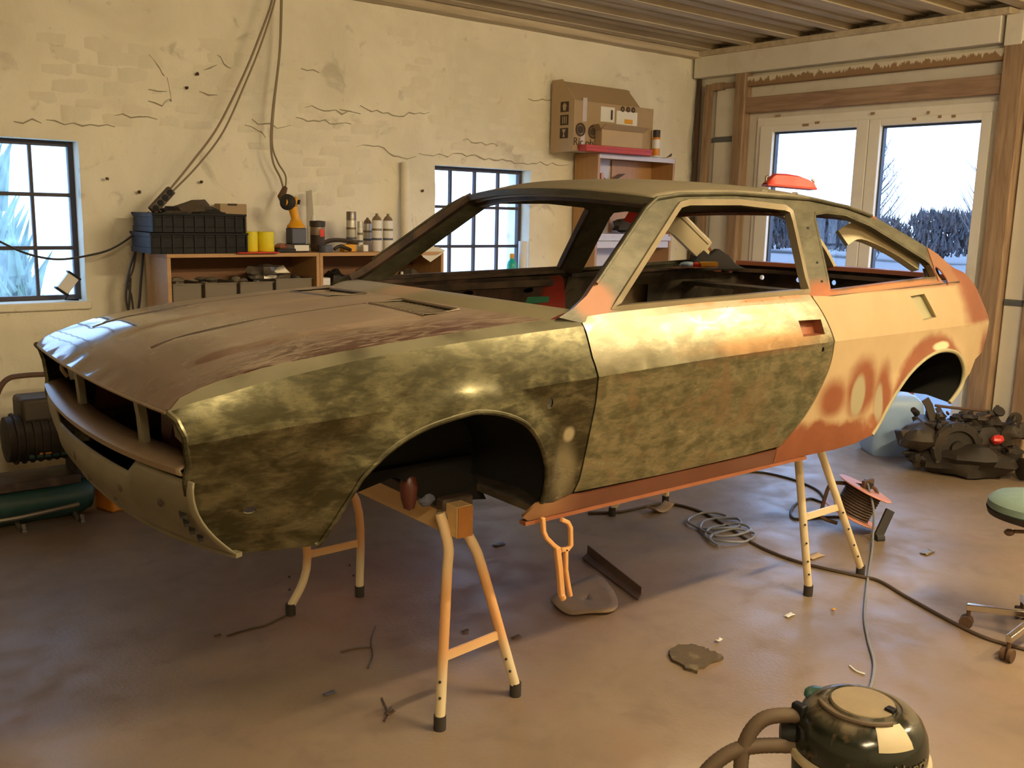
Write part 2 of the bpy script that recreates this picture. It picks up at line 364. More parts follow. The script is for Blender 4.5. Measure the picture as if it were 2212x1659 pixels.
# ------------------------------------------------------------------ mesh helpers
def basis(d):
    d = d.normalized(); a = Vector((0, 0, 1)) if abs(d.z) < .9 else Vector((1, 0, 0))
    x = d.cross(a).normalized(); return x, d.cross(x).normalized(), d
def smoothpts(pts, n=6, closed=False):
    """Catmull-Rom through pts"""
    P = [Vector(p) for p in pts]; out = []; L = len(P)
    rng = range(L if closed else L-1)
    for i in rng:
        if closed: a, b, c, d = P[(i-1) % L], P[i], P[(i+1) % L], P[(i+2) % L]
        else: a, b, c, d = P[max(i-1, 0)], P[i], P[i+1], P[min(i+2, L-1)]
        for j in range(n):
            t = j/n
            out.append(.5*((2*b)+(c-a)*t+(2*a-5*b+4*c-d)*t*t+(3*b-a-3*c+d)*t**3))
    if not closed: out.append(P[-1])
    return out
class MB:
    def __init__(s): s.v = []; s.f = []
    def add(s, v, f):
        o = len(s.v); s.v += [Vector(p) for p in v]; s.f += [tuple(i+o for i in q) for q in f]; return s
    def box(s, a, b, rot=None, c=None):
        x0, y0, z0 = a; x1, y1, z1 = b
        v = [Vector(p) for p in ((x0,y0,z0),(x1,y0,z0),(x1,y1,z0),(x0,y1,z0),(x0,y0,z1),(x1,y0,z1),(x1,y1,z1),(x0,y1,z1))]
        if rot is not None:
            cc = Vector(c) if c is not None else (v[0]+v[6])/2
            v = [rot @ (p-cc) + cc for p in v]
        return s.add(v, [(0,3,2,1),(4,5,6,7),(0,1,5,4),(1,2,6,5),(2,3,7,6),(3,0,4,7)])
    def tube(s, pts, r, n=10, closed=False, cap=True, flat=None):
        P = [Vector(p) for p in pts]; L = len(P); rings = []
        x = None
        for i, p in enumerate(P):
            if closed: d = P[(i+1) % L]-P[i-1]
            else: d = P[min(i+1, L-1)]-P[max(i-1, 0)]
            d.normalize()
            if x is None: x, y, _ = basis(d)
            else:
                x = (x - d*x.dot(d)); x = x.normalized() if x.length > 1e-6 else basis(d)[0]; y = d.cross(x)
            ri = r[i] if isinstance(r, (list, tuple)) else r
            rings.append([p + x*math.cos(2*PI*k/n)*ri + y*math.sin(2*PI*k/n)*ri for k in range(n)])
        o = len(s.v)
        for q in rings: s.v += q
        for i in range(L if closed else L-1):
            a = o+i*n; b = o+((i+1) % L)*n
            for k in range(n): s.f.append((a+k, a+(k+1) % n, b+(k+1) % n, b+k))
        if cap and not closed:
            s.f.append(tuple(o+k for k in range(n))[::-1]); s.f.append(tuple(o+(L-1)*n+k for k in range(n)))
        return s
    def strip(s, pts, w, t, up=(0, 0, 1), closed=False):
        """rectangular section w (across) x t (along up) swept on pts"""
        P = [Vector(p) for p in pts]; L = len(P); up = Vector(up); o = len(s.v)
        for i, p in enumerate(P):
            d = (P[(i+1) % L]-P[i-1]) if closed else (P[min(i+1, L-1)]-P[max(i-1, 0)])
            d.normalize(); x = d.cross(up)
            x = x.normalized() if x.length > 1e-5 else basis(d)[0]
            u = x.cross(d).normalized()
            s.v += [p-x*w/2-u*t/2, p+x*w/2-u*t/2, p+x*w/2+u*t/2, p-x*w/2+u*t/2]
        for i in range(L if closed else L-1):
            a = o+i*4; b = o+((i+1) % L)*4
            for k in range(4): s.f.append((a+k, a+(k+1) % 4, b+(k+1) % 4, b+k))
        if not closed: s.f.append((o+3, o+2, o+1, o)); e = o+(L-1)*4; s.f.append((e, e+1, e+2, e+3))
        return s
    def cyl(s, a, b, r, r2=None, n=20):
        return s.tube([a, b], [r, r if r2 is None else r2], n)
    def lathe(s, prof, c=(0, 0, 0), n=24, axis=(0, 0, 1), cap=True):
        c = Vector(c); x, y, d = basis(Vector(axis)); o = len(s.v); L = len(prof)
        for r, z in prof: s.v += [c + d*z + x*math.cos(2*PI*k/n)*r + y*math.sin(2*PI*k/n)*r for k in range(n)]
        for i in range(L-1):
            a = o+i*n; b = a+n
            for k in range(n): s.f.append((a+k, a+(k+1) % n, b+(k+1) % n, b+k))
        if cap:
            s.f.append(tuple(o+k for k in range(n))[::-1]); s.f.append(tuple(o+(L-1)*n+k for k in range(n)))
        return s
    def prism(s, poly, d):
        """closed planar polygon (3D points) extruded by vector d"""
        n = len(poly); d = Vector(d); o = len(s.v)
        s.v += [Vector(p) for p in poly] + [Vector(p)+d for p in poly]
        s.f.append(tuple(range(o+n-1, o-1, -1))); s.f.append(tuple(range(o+n, o+2*n)))
        for i in range(n): s.f.append((o+i, o+(i+1) % n, o+n+(i+1) % n, o+n+i))
        return s
    def grid(s, fn, nu, nv):
        o = len(s.v)
        for i in range(nu+1):
            for j in range(nv+1): s.v.append(Vector(fn(i/nu, j/nv)))
        for i in range(nu):
            for j in range(nv):
                a = o+i*(nv+1)+j; s.f.append((a, a+1, a+nv+2, a+nv+1))
        return s
    def blobm(s, c, r, seed=0, amp=.25, n=12):
        c = Vector(c); o = len(s.v); m = n//2
        for i in range(m+1):
            for j in range(n):
                th = PI*i/m; ph = 2*PI*j/n
                p = Vector((math.sin(th)*math.cos(ph), math.sin(th)*math.sin(ph), math.cos(th)))
                k = 1+amp*noise.noise(p*1.7+Vector((seed*3.1, seed, 0)))
                s.v.append(c+Vector((p.x*r[0], p.y*r[1], p.z*r[2]))*k)
        for i in range(m):
            for j in range(n): a = o+i*n; b = a+n; s.f.append((a+j, b+j, b+(j+1) % n, a+(j+1) % n))
        return s
    def mesh(s, name, off=(0, 0, 0), smooth=True, ang=35, fix=True):
        off = Vector(off); me = bpy.data.meshes.new(name)
        me.from_pydata([tuple(p-off) for p in s.v], [], s.f); 
        if fix:
            bm = bmesh.new(); bm.from_mesh(me); bmesh.ops.recalc_face_normals(bm, faces=bm.faces); bm.to_mesh(me); bm.free()
        if smooth:
            for p in me.polygons: p.use_smooth = True
            me.set_sharp_from_angle(angle=math.radians(ang))
        me.update(); return me
    def build(s, name, mat, parent=None, bevel=0.0, smooth=True, ang=35, fix=True, solid=None):
        off = parent_base(parent)
        me = s.mesh(name, off, smooth, ang, fix); me.materials.append(M[mat] if isinstance(mat, str) else mat)
        o = bpy.data.objects.new(name, me); COL.objects.link(o)
        if parent: o.parent = parent
        if solid: md = o.modifiers.new('thickness', 'SOLIDIFY'); md.thickness = solid; md.offset = -1
        if bevel:
            b = o.modifiers.new('bevel', 'BEVEL'); b.width = bevel; b.segments = 2; b.limit_method = 'ANGLE'; b.angle_limit = math.radians(40)
        return o
def parent_base(p):
    off = Vector((0, 0, 0))
    while p: off += p.location if not p.get('_local') else Vector((0, 0, 0)); p = p.parent
    return off
def thing(name, label, cat, loc=(0, 0, 0), group=None):
    o = bpy.data.objects.new(name, None); COL.objects.link(o); o.location = loc; o.empty_display_size = .1
    return tag(o, label, cat, group)
def tag(o, label, cat, group=None, kind=None):
    o['label'] = label; o['category'] = cat
    if group: o['group'] = group
    if kind: o['kind'] = kind
    return o
def struct(o, label=None, cat=None):
    o['kind'] = 'structure'
    if label: o['label'] = label; o['category'] = cat or 'structure'
    return o
def copy_tree(o, parent=None, delta=(0, 0, 0)):
    c = o.copy(); COL.objects.link(c); c.parent = parent
    if parent is None: c.location = o.location + Vector(delta)
    for ch in o.children: copy_tree(ch, c)
    return c
# ================================================================== ROOM
YB, XR, ZC = 6.0, 6.97, 3.12
XL, YF = -3.2, -3.4
WT = .30
# flat floor slab; the small pit is a dark patch laid on it
struct(MB().box((XL-.3, YF-.3, -.12), (XR+.3, YB+.3, 0)).build('floor', 'floor', smooth=False), 'worn brown concrete workshop floor with paint dust', 'floor')

# back wall: displaced whitewashed masonry with two window openings
WIN = [(.70, 1.63, 1.115, 2.035), (4.11, 5.035, 1.12, 2.02)]
def wall_noise(x, z):
    p = Vector((x*2.2, z*2.2, 3.3))
    d = .016*noise.noise(p) + .010*noise.noise(p*3.1)
    x += .03*noise.noise(Vector((x*2, z*2, 7))); z += .02*noise.noise(Vector((x*2, z*1.5, 1)))
    row = math.floor(z/.085); fx = (x/.25 + .5*(row % 2)) % 1; fz = (z/.085) % 1
    wx = min(fx, 1-fx)*.25; wz = min(fz, 1-fz)*.085
    m = min(wx, wz); k = max(0.0, noise.noise(Vector((x*.8, z*.9, 9)))*1.6 + (.25 if 1.9 < z < 2.75 else -.1))
    return d - .009*k*max(0, 1-m/.018)
def back_wall():
    xs = set(); zs = set()
    x = XL
    while x < XR: xs.add(round(x, 4)); x += .035 if x > .3 else .25
    xs.add(XR+.02)
    z = 0
    while z < ZC+.1: zs.add(round(z, 4)); z += .030
    for a, b, c, d in WIN: xs |= {a, b}; zs |= {c, d}
    xs = sorted(xs); zs = sorted(zs)
    mb = MB(); idx = {}
    inwin = lambda x, z: any(a < x < b and c < z < d for a, b, c, d in WIN)
    def vid(i, j):
        if (i, j) not in idx:
            x, z = xs[i], zs[j]; idx[i, j] = len(mb.v)
            mb.v.append(Vector((x, YB - wall_noise(x, z), z)))
        return idx[i, j]
    for i in range(len(xs)-1):
        for j in range(len(zs)-1):
            if inwin((xs[i]+xs[i+1])/2, (zs[j]+zs[j+1])/2): continue
            mb.f.append((vid(i, j), vid(i+1, j), vid(i+1, j+1), vid(i, j+1)))
    # splayed reveals
    for a, b, c, d in WIN:
        i0, i1, j0, j1 = xs.index(a), xs.index(b), zs.index(c), zs.index(d)
        loop = [(i, j0) for i in range(i0, i1)] + [(i1, j) for j in range(j0, j1)] + [(i, j1) for i in range(i1, i0, -1)] + [(i0, j) for j in range(j1, j0, -1)]
        inner = []
        for (i, j) in loop:
            inner.append(len(mb.v)); mb.v.append(Vector((xs[i], YB+WT, zs[j])))
        n = len(loop)
        for q in range(n):
            mb.f.append((vid(*loop[q]), vid(*loop[(q+1) % n]), inner[(q+1) % n], inner[q]))
    # outer skin
    return mb
wb_ = struct(back_wall().build('wall_back', 'wall', fix=False, ang=60), 'rough whitewashed masonry wall with two iron windows', 'wall')
mb = MB()
for x0, x1, z0, z1 in ((XL, .69, 0, 3.3), (.69, 1.64, 0, 1.105), (.69, 1.64, 2.045, 3.3), (1.64, 4.10, 0, 3.3), (4.10, 5.045, 0, 1.11), (4.10, 5.045, 2.03, 3.3), (5.045, XR+.3, 0, 3.3)):
    mb.box((x0, YB+.06, z0), (x1, YB+WT, z1))
mb.build('wall_core', 'wall', wb_, smooth=False)
# individual proud bricks of the old masonry
def brick_mesh(seed):
    r = random.Random(seed); L, Hh, D = .225*r.uniform(.6, 1.25), .066*r.uniform(.75, 1.5), .02
    mb = MB()
    def fn(u, v):
        a, b = u*2-1, v*2-1
        e = max(abs(a), abs(b)); k = 1 if e < .75 else max(0, 1-((e-.75)/.25)**2)
        x = a*L/2*(1+.05*noise.noise(Vector((b*2, seed, 0)))); z = b*Hh/2*(1+.10*noise.noise(Vector((a*2, seed, 5))))
        return (x, -D*.55*k*(1+.35*noise.noise(Vector((a*1.5, b*1.5, seed))))+.006, z)
    return mb.grid(fn, 6, 4)
BR = []
for sd in range(12):
    me = brick_mesh(sd).mesh('brick', ang=80, fix=False); me.materials.append(M['wall']); me.flip_normals(); BR.append(me)
nb = 0
for row in range(12, 36):
    z = row*.085+.0425
    x = 1.25 + (.125 if row % 2 else 0)
    while x < 5.6:
        k = noise.noise(Vector((x*1.1, z*1.5, 2.0))) + .3*noise.noise(Vector((x*5, z*7, 1)))
        dens = .02 if 1.85 < z < 2.75 else -.28
        ok = not any(a-.16 < x < b+.16 and c-.07 < z < d+.07 for a, b, c, d in WIN)
        if k + dens > .07 and ok and nb < 280:
            b = bpy.data.objects.new('brick', BR[rnd.randrange(12)]); COL.objects.link(b); b.parent = wb_
            b.location = (x+rnd.uniform(-.05, .05), YB+.001-.5*wall_noise(x, z), z+rnd.uniform(-.022, .022)); b.rotation_euler = (0, rnd.uniform(-.06, .06), 0); nb += 1
        x += .25
# cracks in the render (thin ragged open joints)
def crack(px, w=.009):
    P = [on_y(x, y, YB-.012) for x, y in px]; Q = []
    for a, b in zip(P, P[1:]):
        n = max(2, int((b-a).length/.04))
        for i in range(n):
            p = a.lerp(b, i/n); p.z += rnd.uniform(-.014, .014); Q.append(p)
    Q.append(P[-1]); mb = MB(); o = 0
    for i, p in enumerate(Q):
        ww = w*(.35+.65*math.sin(PI*min(1, max(0, i/(len(Q)-1)))))*rnd.uniform(.5, 1.2)/2
        mb.v += [Vector((p.x, YB-.006-wall_noise(p.x, p.z), p.z-ww)), Vector((p.x, YB-.012-wall_noise(p.x, p.z), p.z+ww))]
    mb.f = [(2*i, 2*i+2, 2*i+3, 2*i+1) for i in range(len(Q)-1)]
    mb.build('crack', 'crack', wb_, fix=False)
for c in ([(905, 330), (960, 337), (1010, 334), (1075, 347), (1150, 352), (1230, 356)], [(770, 313), (830, 321), (870, 345), (900, 338)], [(100, 262), (160, 268), (250, 274)],
          [(640, 255), (690, 262), (760, 268)], [(530, 275), (560, 282), (575, 298)], [(322, 115), (345, 150), (355, 165)], [(470, 115), (485, 140), (500, 147)], [(440, 150), (470, 140)],
          [(660, 228), (740, 243), (780, 246)], [(780, 230), (850, 250), (930, 242)], [(250, 245), (300, 252), (340, 258)], [(320, 190), (360, 198)], [(430, 200), (470, 205)],
          [(1140, 215), (1190, 217), (1212, 205)], [(650, 147), (690, 157)], [(360, 170), (370, 215), (362, 222)], [(90, 262), (30, 262)], [(1000, 300), (1060, 312), (1075, 316)],
          [(545, 260), (600, 275), (630, 270)], [(735, 232), (760, 240)], [(320, 215), (350, 228), (362, 215)]):
    crack(c)

# ---------- iron windows
def iron_window(nm, x0, x1, z0, z1, label, glass):
    Y = YB+.14
    w = bpy.data.objects.new(nm, None); COL.objects.link(w); w.location = ((x0+x1)/2, Y, z0); struct(w, label, 'window')
    fr = MB()
    for a, b in (((x0, Y-.02, z0), (x0+.03, Y+.02, z1)), ((x1-.03, Y-.02, z0), (x1, Y+.02, z1)), ((x0+.03, Y-.02, z0), (x1-.03, Y+.02, z0+.03)), ((x0+.03, Y-.02, z1-.03), (x1-.03, Y+.02, z1))): fr.box(a, b)
    fr.build('window_frame', 'iron', w, bevel=.003, smooth=False)
    n, m = 4, 3
    for i in range(1, n):
        x = x0 + (x1-x0)*i/n
        MB().box((x-.009, Y-.016, z0+.02), (x+.009, Y+.016, z1-.02)).build('glazing_bar', 'iron', w, bevel=.003, smooth=False)
    for j in range(1, m):
        z = z0 + (z1-z0)*j/m
        MB().box((x0+.02, Y-.018, z-.011), (x1-.02, Y+.018, z+.011)).build('glazing_bar', 'iron', w, bevel=.003, smooth=False)
    for i in range(n):
        for j in range(m):
            a, b = x0+(x1-x0)*i/n, x0+(x1-x0)*(i+1)/n; c, d = z0+(z1-z0)*j/m, z0+(z1-z0)*(j+1)/m
            MB().add([(a, Y+.004, c), (b, Y+.004, c), (b, Y+.004, d), (a, Y+.004, d)], [(0, 1, 2, 3)]).build('pane', glass, w, smooth=False, fix=False)
    MB().box((x0-.02, YB-.035, z0-.045), (x1+.02, Y-.02, z0+.003)).build('window_sill', 'wall', w, bevel=.01)
iron_window('window_1', .70, 1.63, 1.115, 2.035, 'small-paned iron window with dusty greenish glass and a lamp on its sill', 'dusty_glass')
iron_window('window_2', 4.11, 5.035, 1.12, 2.02, 'small-paned iron window seen through the windscreen opening', 'glass')

# ---------- right wall with french door
wr = MB()
DY0, DY1, DZ = 3.24, 5.30, 2.53
for y0, y1, z0, z1 in ((YF, DY0, 0, 3.3), (DY1, YB+.05, 0, 3.3), (DY0, DY1, DZ, 3.3)): wr.box((XR, y0, z0), (XR+.16, y1, z1))
wr_ = struct(wr.build('wall_right', 'whitepanel', smooth=False), 'white panelled wall with rough timber framing around a glazed door', 'wall')
def rbox(nm, y0, y1, z0, z1, d0, d1, mat, bev=.006, tilt=0):
    return MB().box((XR-d1, y0, z0), (XR-d0, y1, z1), rot=Matrix.Rotation(tilt, 3, 'X') if tilt else None).build(nm, mat, wr_, bevel=bev, smooth=False)
rbox('header_board', 3.27, 5.96, 2.905, 3.10, 0, .11, 'whitepanel')
rbox('header_trim', 3.2, 5.96, 3.08, 3.125, 0, .15, 'board')
pr_ = rbox('timber_rail', 3.22, 5.40, 2.795, 2.875, 0, .07, 'timber_peel'); pr_.data.transform(Matrix.Translation((0, 0, -2.838))); pr_.location.z = 2.838
rbox('timber_rail', 3.22, 5.40, 2.572, 2.70, 0, .075, 'timber_rail')
rbox('timber_post', 5.395, 5.50, 0, 3.03, 0, .10, 'timber')
rbox('timber_post', 3.09, 3.235, 0, 2.90, 0, .10, 'timber')
rbox('white_board', 3.12, 3.24, 2.88, 3.08, 0, .105, 'whitepanel')
rbox('timber_post', 2.83, 2.93, 0, 3.05, 0, .07, 'timber')
rbox('white_board', 5.52, 5.76, 2.39, 2.84, 0, .02, 'whitepanel'); rbox('white_board', 5.52, 5.76, 1.25, 2.35, 0, .02, 'whitepanel')
rbox('white_board', 5.52, 5.76, .2, 1.21, 0, .02, 'whitepanel')
rbox('joint_strip', 5.50, 5.78, 2.345, 2.385, 0, .03, 'greystrip'); rbox('joint_strip', 5.50, 5.78, 1.21, 1.25, 0, .03, 'greystrip')
rbox('white_board', 2.93, 3.08, 1.17, 2.5, 0, .025, 'whitepanel'); rbox('white_board', 2.93, 3.08, .2, 1.13, 0, .025, 'whitepanel')
rbox('joint_strip', 2.4, 3.08, 1.13, 1.17, 0, .035, 'greystrip')
rbox('timber_rail', 5.49, 5.86, 2.80, 2.845, 0, .06, 'timber_rail')
MB().strip(smoothpts([(XR-.05, 5.66, 2.82), (XR-.05, 5.78, 2.815), (XR-.05, 5.82, 2.76), (XR-.05, 5.825, 2.5), (XR-.05, 5.82, 1.0), (XR-.05, 5.82, .05)], 4), .06, .05, (1, 0, 0)).build('timber_frame_edge', 'timber', wr_)
MB().tube([(XR-.03, 5.955, .02), (XR-.03, 5.955, 3.06)], .022, 10).build('corner_pipe', 'rust', wr_)
MB().tube(smoothpts([(XR-.05, 5.93, 2.95), (XR-.09, 5.95, 2.4), (XR-.07, 5.94, 2.0), (XR-.08, 5.9, 1.5)]), .005, 6).build('corner_wire', 'cabledk', wr_)
# french door
dr = bpy.data.objects.new('door_1', None); COL.objects.link(dr); dr.location = (XR, (DY0+DY1)/2, 0); struct(dr, 'white double-leaf glazed door looking out on a field', 'door')
fm = MB()
for y0, y1, z0, z1 in ((DY0, DY0+.06, 0, DZ), (DY1-.06, DY1, 0, DZ), (DY0+.06, DY1-.06, DZ-.075, DZ), (DY0+.06, DY1-.06, 0, .05)): fm.box((XR-.02, y0, z0), (XR+.09, y1, z1))
fm.build('door_frame', 'pvc', dr, bevel=.005, smooth=False)
def leaf(y0, y1, g0, g1, handle):
    l = MB(); z0, z1 = .05, DZ-.07; gz0, gz1 = .22, 2.405
    for a, b, c, d in ((y0, g0, z0, z1), (g1, y1, z0, z1), (g0, g1, z0, gz0), (g0, g1, gz1, z1)): l.box((XR-.045, a, c), (XR+.045, b, d))
    lf = l.build('door_leaf', 'pvc', dr, bevel=.006, smooth=False)
    gk = MB()
    for a, b, c, d in ((g0, g0+.014, gz0, gz1), (g1-.014, g1, gz0, gz1), (g0+.014, g1-.014, gz0, gz0+.014), (g0+.014, g1-.014, gz1-.014, gz1)): gk.box((XR-.012, a, c), (XR+.03, b, d))
    gk.build('gasket', 'gasket', lf, smooth=False)
    MB().add([(XR+.01, g0, gz0), (XR+.01, g1, gz0), (XR+.01, g1, gz1), (XR+.01, g0, gz1)], [(0, 1, 2, 3)]).build('pane', 'glass', lf, smooth=False, fix=False)
    if handle:
        MB().box((XR-.055, y0+.05, 1.02), (XR-.044, y0+.085, 1.24)).box((XR-.09, y0+.058, 1.11), (XR-.05, y0+.076, 1.13)).box((XR-.095, y0+.058, 1.11), (XR-.08, y0+.19, 1.13)).build('handle', 'metal', lf, bevel=.003)
leaf(4.235, 5.245, 4.338, 5.119, True); leaf(3.295, 4.23, 3.367, 4.134, False)
for px, w in (((1680, 250), .05), ((1740, 270), .06), ((1765, 265), .04), ((1885, 245), .03), ((1975, 257), .03), ((2030, 252), .025), ((2060, 251), .03), ((2005, 243), .02)):
    p = on_x(*px, XR-.046); MB().box((XR-.048, p.y-w/2, p.z-.01), (XR-.04, p.y+w/2, p.z+.01)).build('bare_spot', 'timber_rail', dr, smooth=False)
# unseen walls that close the room
struct(MB().box((XL-.16, YF, 0), (XL, YB+.05, 3.3)).build('wall_left', 'wall', smooth=False), 'whitewashed wall behind the camera on the window side', 'wall')
struct(MB().box((XL, YF-.16, 0), (XR+.16, YF, 3.3)).build('wall_front', 'wall', smooth=False), 'whitewashed wall behind the camera', 'wall')

# ---------- ceiling: boards and joists along X
ce = struct(MB().box((XL, YF, ZC+.085), (XR+.1, YB+.2, ZC+.12)).build('ceiling', 'deck', smooth=False), 'dusty wooden board ceiling', 'ceiling')
y = 5.80; i = 0
while y > YF:
    MB().box((XL, y-.055, ZC-.0), (XR+.02, y+.055, ZC+.09)).build('joist', 'board', ce, bevel=.006, smooth=False)
    for q, (a, b) in enumerate(((.075, .165), (.175, .265), (.30, .385))):
        MB().box((XL, y-b, ZC+.045+.012*(q == 1)), (XR+.02, y-a, ZC+.07+.012*(q == 1))).build('board', 'board' if q < 2 else 'deck', ce, bevel=.004, smooth=False)
    y -= .445; i += 1
MB().box((XL, 5.88, ZC-.05), (XR, YB+.02, ZC+.09)).build('wall_plate', 'board', ce, bevel=.01, smooth=False)
# fluorescent fittings on the ceiling behind the camera
def tube_light(x, y, ax, watts, label):
    t = thing('tube_light', label, 'lamp', (x, y, ZC-.10))
    d = Vector((1, 0, 0)) if ax == 'x' else Vector((0, 1, 0)); e = Vector((0, 1, 0)) if ax == 'x' else Vector((1, 0, 0))
    k = NT('glowing_tube'); k.b.inputs['Emission Color'].default_value = (*LAMP_COL, 1); k.b.inputs['Emission Strength'].default_value = watts; gm = k.done((.9, .85, .7), .4)
    c = Vector((x, y, ZC-.05))
    a = c-d*.75-e*.06-Vector((0, 0, .03)); b = c+d*.75+e*.06+Vector((0, 0, .05))
    MB().box(a, b).build('housing', 'white', t, bevel=.005, smooth=False)
    for s in (-.035, .035): MB().cyl(c-d*.72+e*s-Vector((0, 0, .048)), c+d*.72+e*s-Vector((0, 0, .048)), .016).build('tube', gm, t)
    return t
tube_light(3.4, .2, 'x', LAMP_W*.80, 'twin-tube ceiling light over the vacuum cleaner')
tube_light(.2, -1.0, 'x', LAMP_W*.55, 'twin-tube ceiling light behind the camera')
tube_light(6.0, -.5, 'x', LAMP_W*.55, 'twin-tube ceiling light by the panelled wall')

# ---------- outdoors
struct(MB().grid(lambda u, v: (XR+.2+u*70, -45+v*110, -.35+.5*u-.25*noise.noise(Vector((u*8, v*12, 0)))), 30, 40).build('ground_field', 'field'), 'pale winter field outside the glazed door', 'field')
struct(MB().grid(lambda u, v: (-40+u*(40+(YB+.35+v*60)*.92), YB+.35+v*60, -.12+.5*v+.2*noise.noise(Vector((u*8, v*12, 3)))), 30, 30).build('ground_yard', 'yard'), 'grassy yard outside the small-paned windows', 'field')
def bush(nm, c, r, seed, label, n=260, mat='hedge', grp=None):
    rr = random.Random(seed); mb = MB()
    for i in range(n):
        th = rr.uniform(0, 2*PI); q = rr.random()**.5; zz = rr.random()
        p = Vector((c[0]+math.cos(th)*q*r[0]*(1-.5*zz), c[1]+math.sin(th)*q*r[1]*(1-.5*zz), c[2]+zz*r[2]))
        d = Vector((rr.uniform(-.5, .5), rr.uniform(-.5, .5), 1)).normalized(); L = rr.uniform(.6, 1.6)*r[2]*.22
        e = basis(d)[0]*L*.12
        mb.add([p-e, p+e, p+d*L], [(0, 1, 2)]); e2 = basis(d)[1]*L*.12; mb.add([p-e2, p+e2, p+d*L], [(0, 1, 2)])
    t = thing(nm, label, 'shrub', c, grp)
    mb.build('foliage', mat, t, smooth=False, fix=False)
    for i in range(5):
        th = rr.uniform(0, 6.28); MB().tube([(c[0]+math.cos(th)*.2, c[1]+math.sin(th)*.2, c[2]-.1), (c[0]+math.cos(th)*r[0]*.5, c[1]+math.sin(th)*r[1]*.5, c[2]+r[2]*.8)], [.06, .02], 6).build('stem', 'bark', t)
    return t
for i in range(13):
    y = 4+i*3.6+rnd.uniform(-.6, .6)
    bush('hedge_bush', (45+rnd.uniform(-1.5, 1.5), y, .15), (2.2, 2.6, rnd.uniform(1.5, 2.0)), i, 'dark leafless hedge bush across the field outside the door', 1500, grp='hedge across the field')
def bare_tree(c, h, seed, label):
    rr = random.Random(seed); t = thing('bare_tree', label, 'tree', c)
    c = Vector(c); top = c+Vector((.1, .1, h)); MB().tube([c-Vector((0, 0, .1)), c.lerp(top, .5)+Vector((.05, .08, 0)), top], [.05, .03, .008], 6).build('trunk', 'bark', t)
    mb = MB()
    for i in range(46):
        f = rr.uniform(.25, .97); p = c.lerp(top, f); th = rr.uniform(0, 6.28); L = (1-f)*h*.45+.25
        q = p+Vector((math.cos(th)*L*.6, math.sin(th)*L*.6, L*.8)); mb.tube([p, p.lerp(q, .5)+Vector((0, 0, -.05)), q], [.014, .009, .003], 4)
        for _ in range(2):
            p2 = p.lerp(q, rr.uniform(.4, .8)); mb.tube([p2, p2+Vector((rr.uniform(-.3, .3), rr.uniform(-.3, .3), .35))], [.006, .002], 4)
    mb.build('twigs', 'bark', t)
bare_tree((15.5, 7.05, -.25), 3.3, 3, 'thin bare sapling outside the right door leaf')
bare_tree((21, 12.4, -.2), 3.6, 5, 'thin bare sapling further out behind the left door leaf')
bush('yard_bush', (2.2, 14.5, -.3), (1.2, 1.0, 2.6), 31, 'pale frosted shrub outside the dusty window', 900, 'frost')
# ================================================================== THE CAR SHELL
def ip(x, xs, ys):
    if x <= xs[0]: return ys[0]
    for i in range(len(xs)-1):
        if x <= xs[i+1]:
            t = (x-xs[i])/(xs[i+1]-xs[i]); return ys[i]+(ys[i+1]-ys[i])*t
    return ys[-1]
def sm(x, xs, ys):
    """smooth (Catmull-Rom style) interpolation"""
    if x <= xs[0]: return ys[0]
    if x >= xs[-1]: return ys[-1]
    i = max(j for j in range(len(xs)-1) if xs[j] <= x)
    h = xs[i+1]-xs[i]; t = (x-xs[i])/h
    def sl(j):
        if j == 0: return (ys[1]-ys[0])/(xs[1]-xs[0])
        if j == len(xs)-1: return (ys[-1]-ys[-2])/(xs[-1]-xs[-2])
        return (ys[j+1]-ys[j-1])/(xs[j+1]-xs[j-1])
    a, b = sl(i)*h, sl(i+1)*h
    return (2*t**3-3*t*t+1)*ys[i]+(t**3-2*t*t+t)*a+(-2*t**3+3*t*t)*ys[i+1]+(t**3-t*t)*b
W2 = lambda x: sm(x, [-.76, -.70, -.6, -.4, 0, .5, 1.5, 2.2, 2.8, 3.0, 3.13], [.685, .705, .732, .762, .79, .80, .805, .80, .775, .75, .72])
W1 = lambda x: W2(x)-ip(x, [-.7, 0, .7, 2.5, 3], [.02, .04, .055, .055, .05])
Z1 = lambda x: sm(x, [-.74, -.696, -.6, -.524, -.292, -.159, .093, .541, 1.1, 1.74, 2.3, 2.6, 2.8, 3.0, 3.13], [.705, .724, .747, .764, .799, .812, .828, .845, .864, .866, .882, .895, .89, .855, .80])
Z2 = lambda x: sm(x, [-.72, -.53, -.34, 0, .18, .52, 1.07, 1.74, 2.58, 3.13], [.628, .649, .661, .672, .68, .69, .704, .711, .706, .70])
FARCH = [(.335, .318), (.341, .367), (.339, .422), (.323, .471), (.292, .528), (.241, .581), (.164, .618), (.084, .636), (.033, .636), (-.088, .615), (-.186, .574), (-.27, .507), (-.300, .464), (-.375, .348), (-.396, .329)]
RARCH = [(2.072, .301), (2.118, .347), (2.154, .395), (2.22, .465), (2.31, .535), (2.42, .585), (2.53, .608), (2.642, .604), (2.733, .579), (2.792, .533), (2.822, .482), (2.815, .429), (2.775, .393), (2.719, .358)]
def smooth2(p, n=5): return [(v.x, v.z) for v in smoothpts([(a, 0, b) for a, b in p], n)]
FARCH_S, RARCH_S = smooth2(FARCH), smooth2(RARCH)
def pdist(x, z, poly):
    return min(math.hypot(x-a, z-b) for a, b in poly)
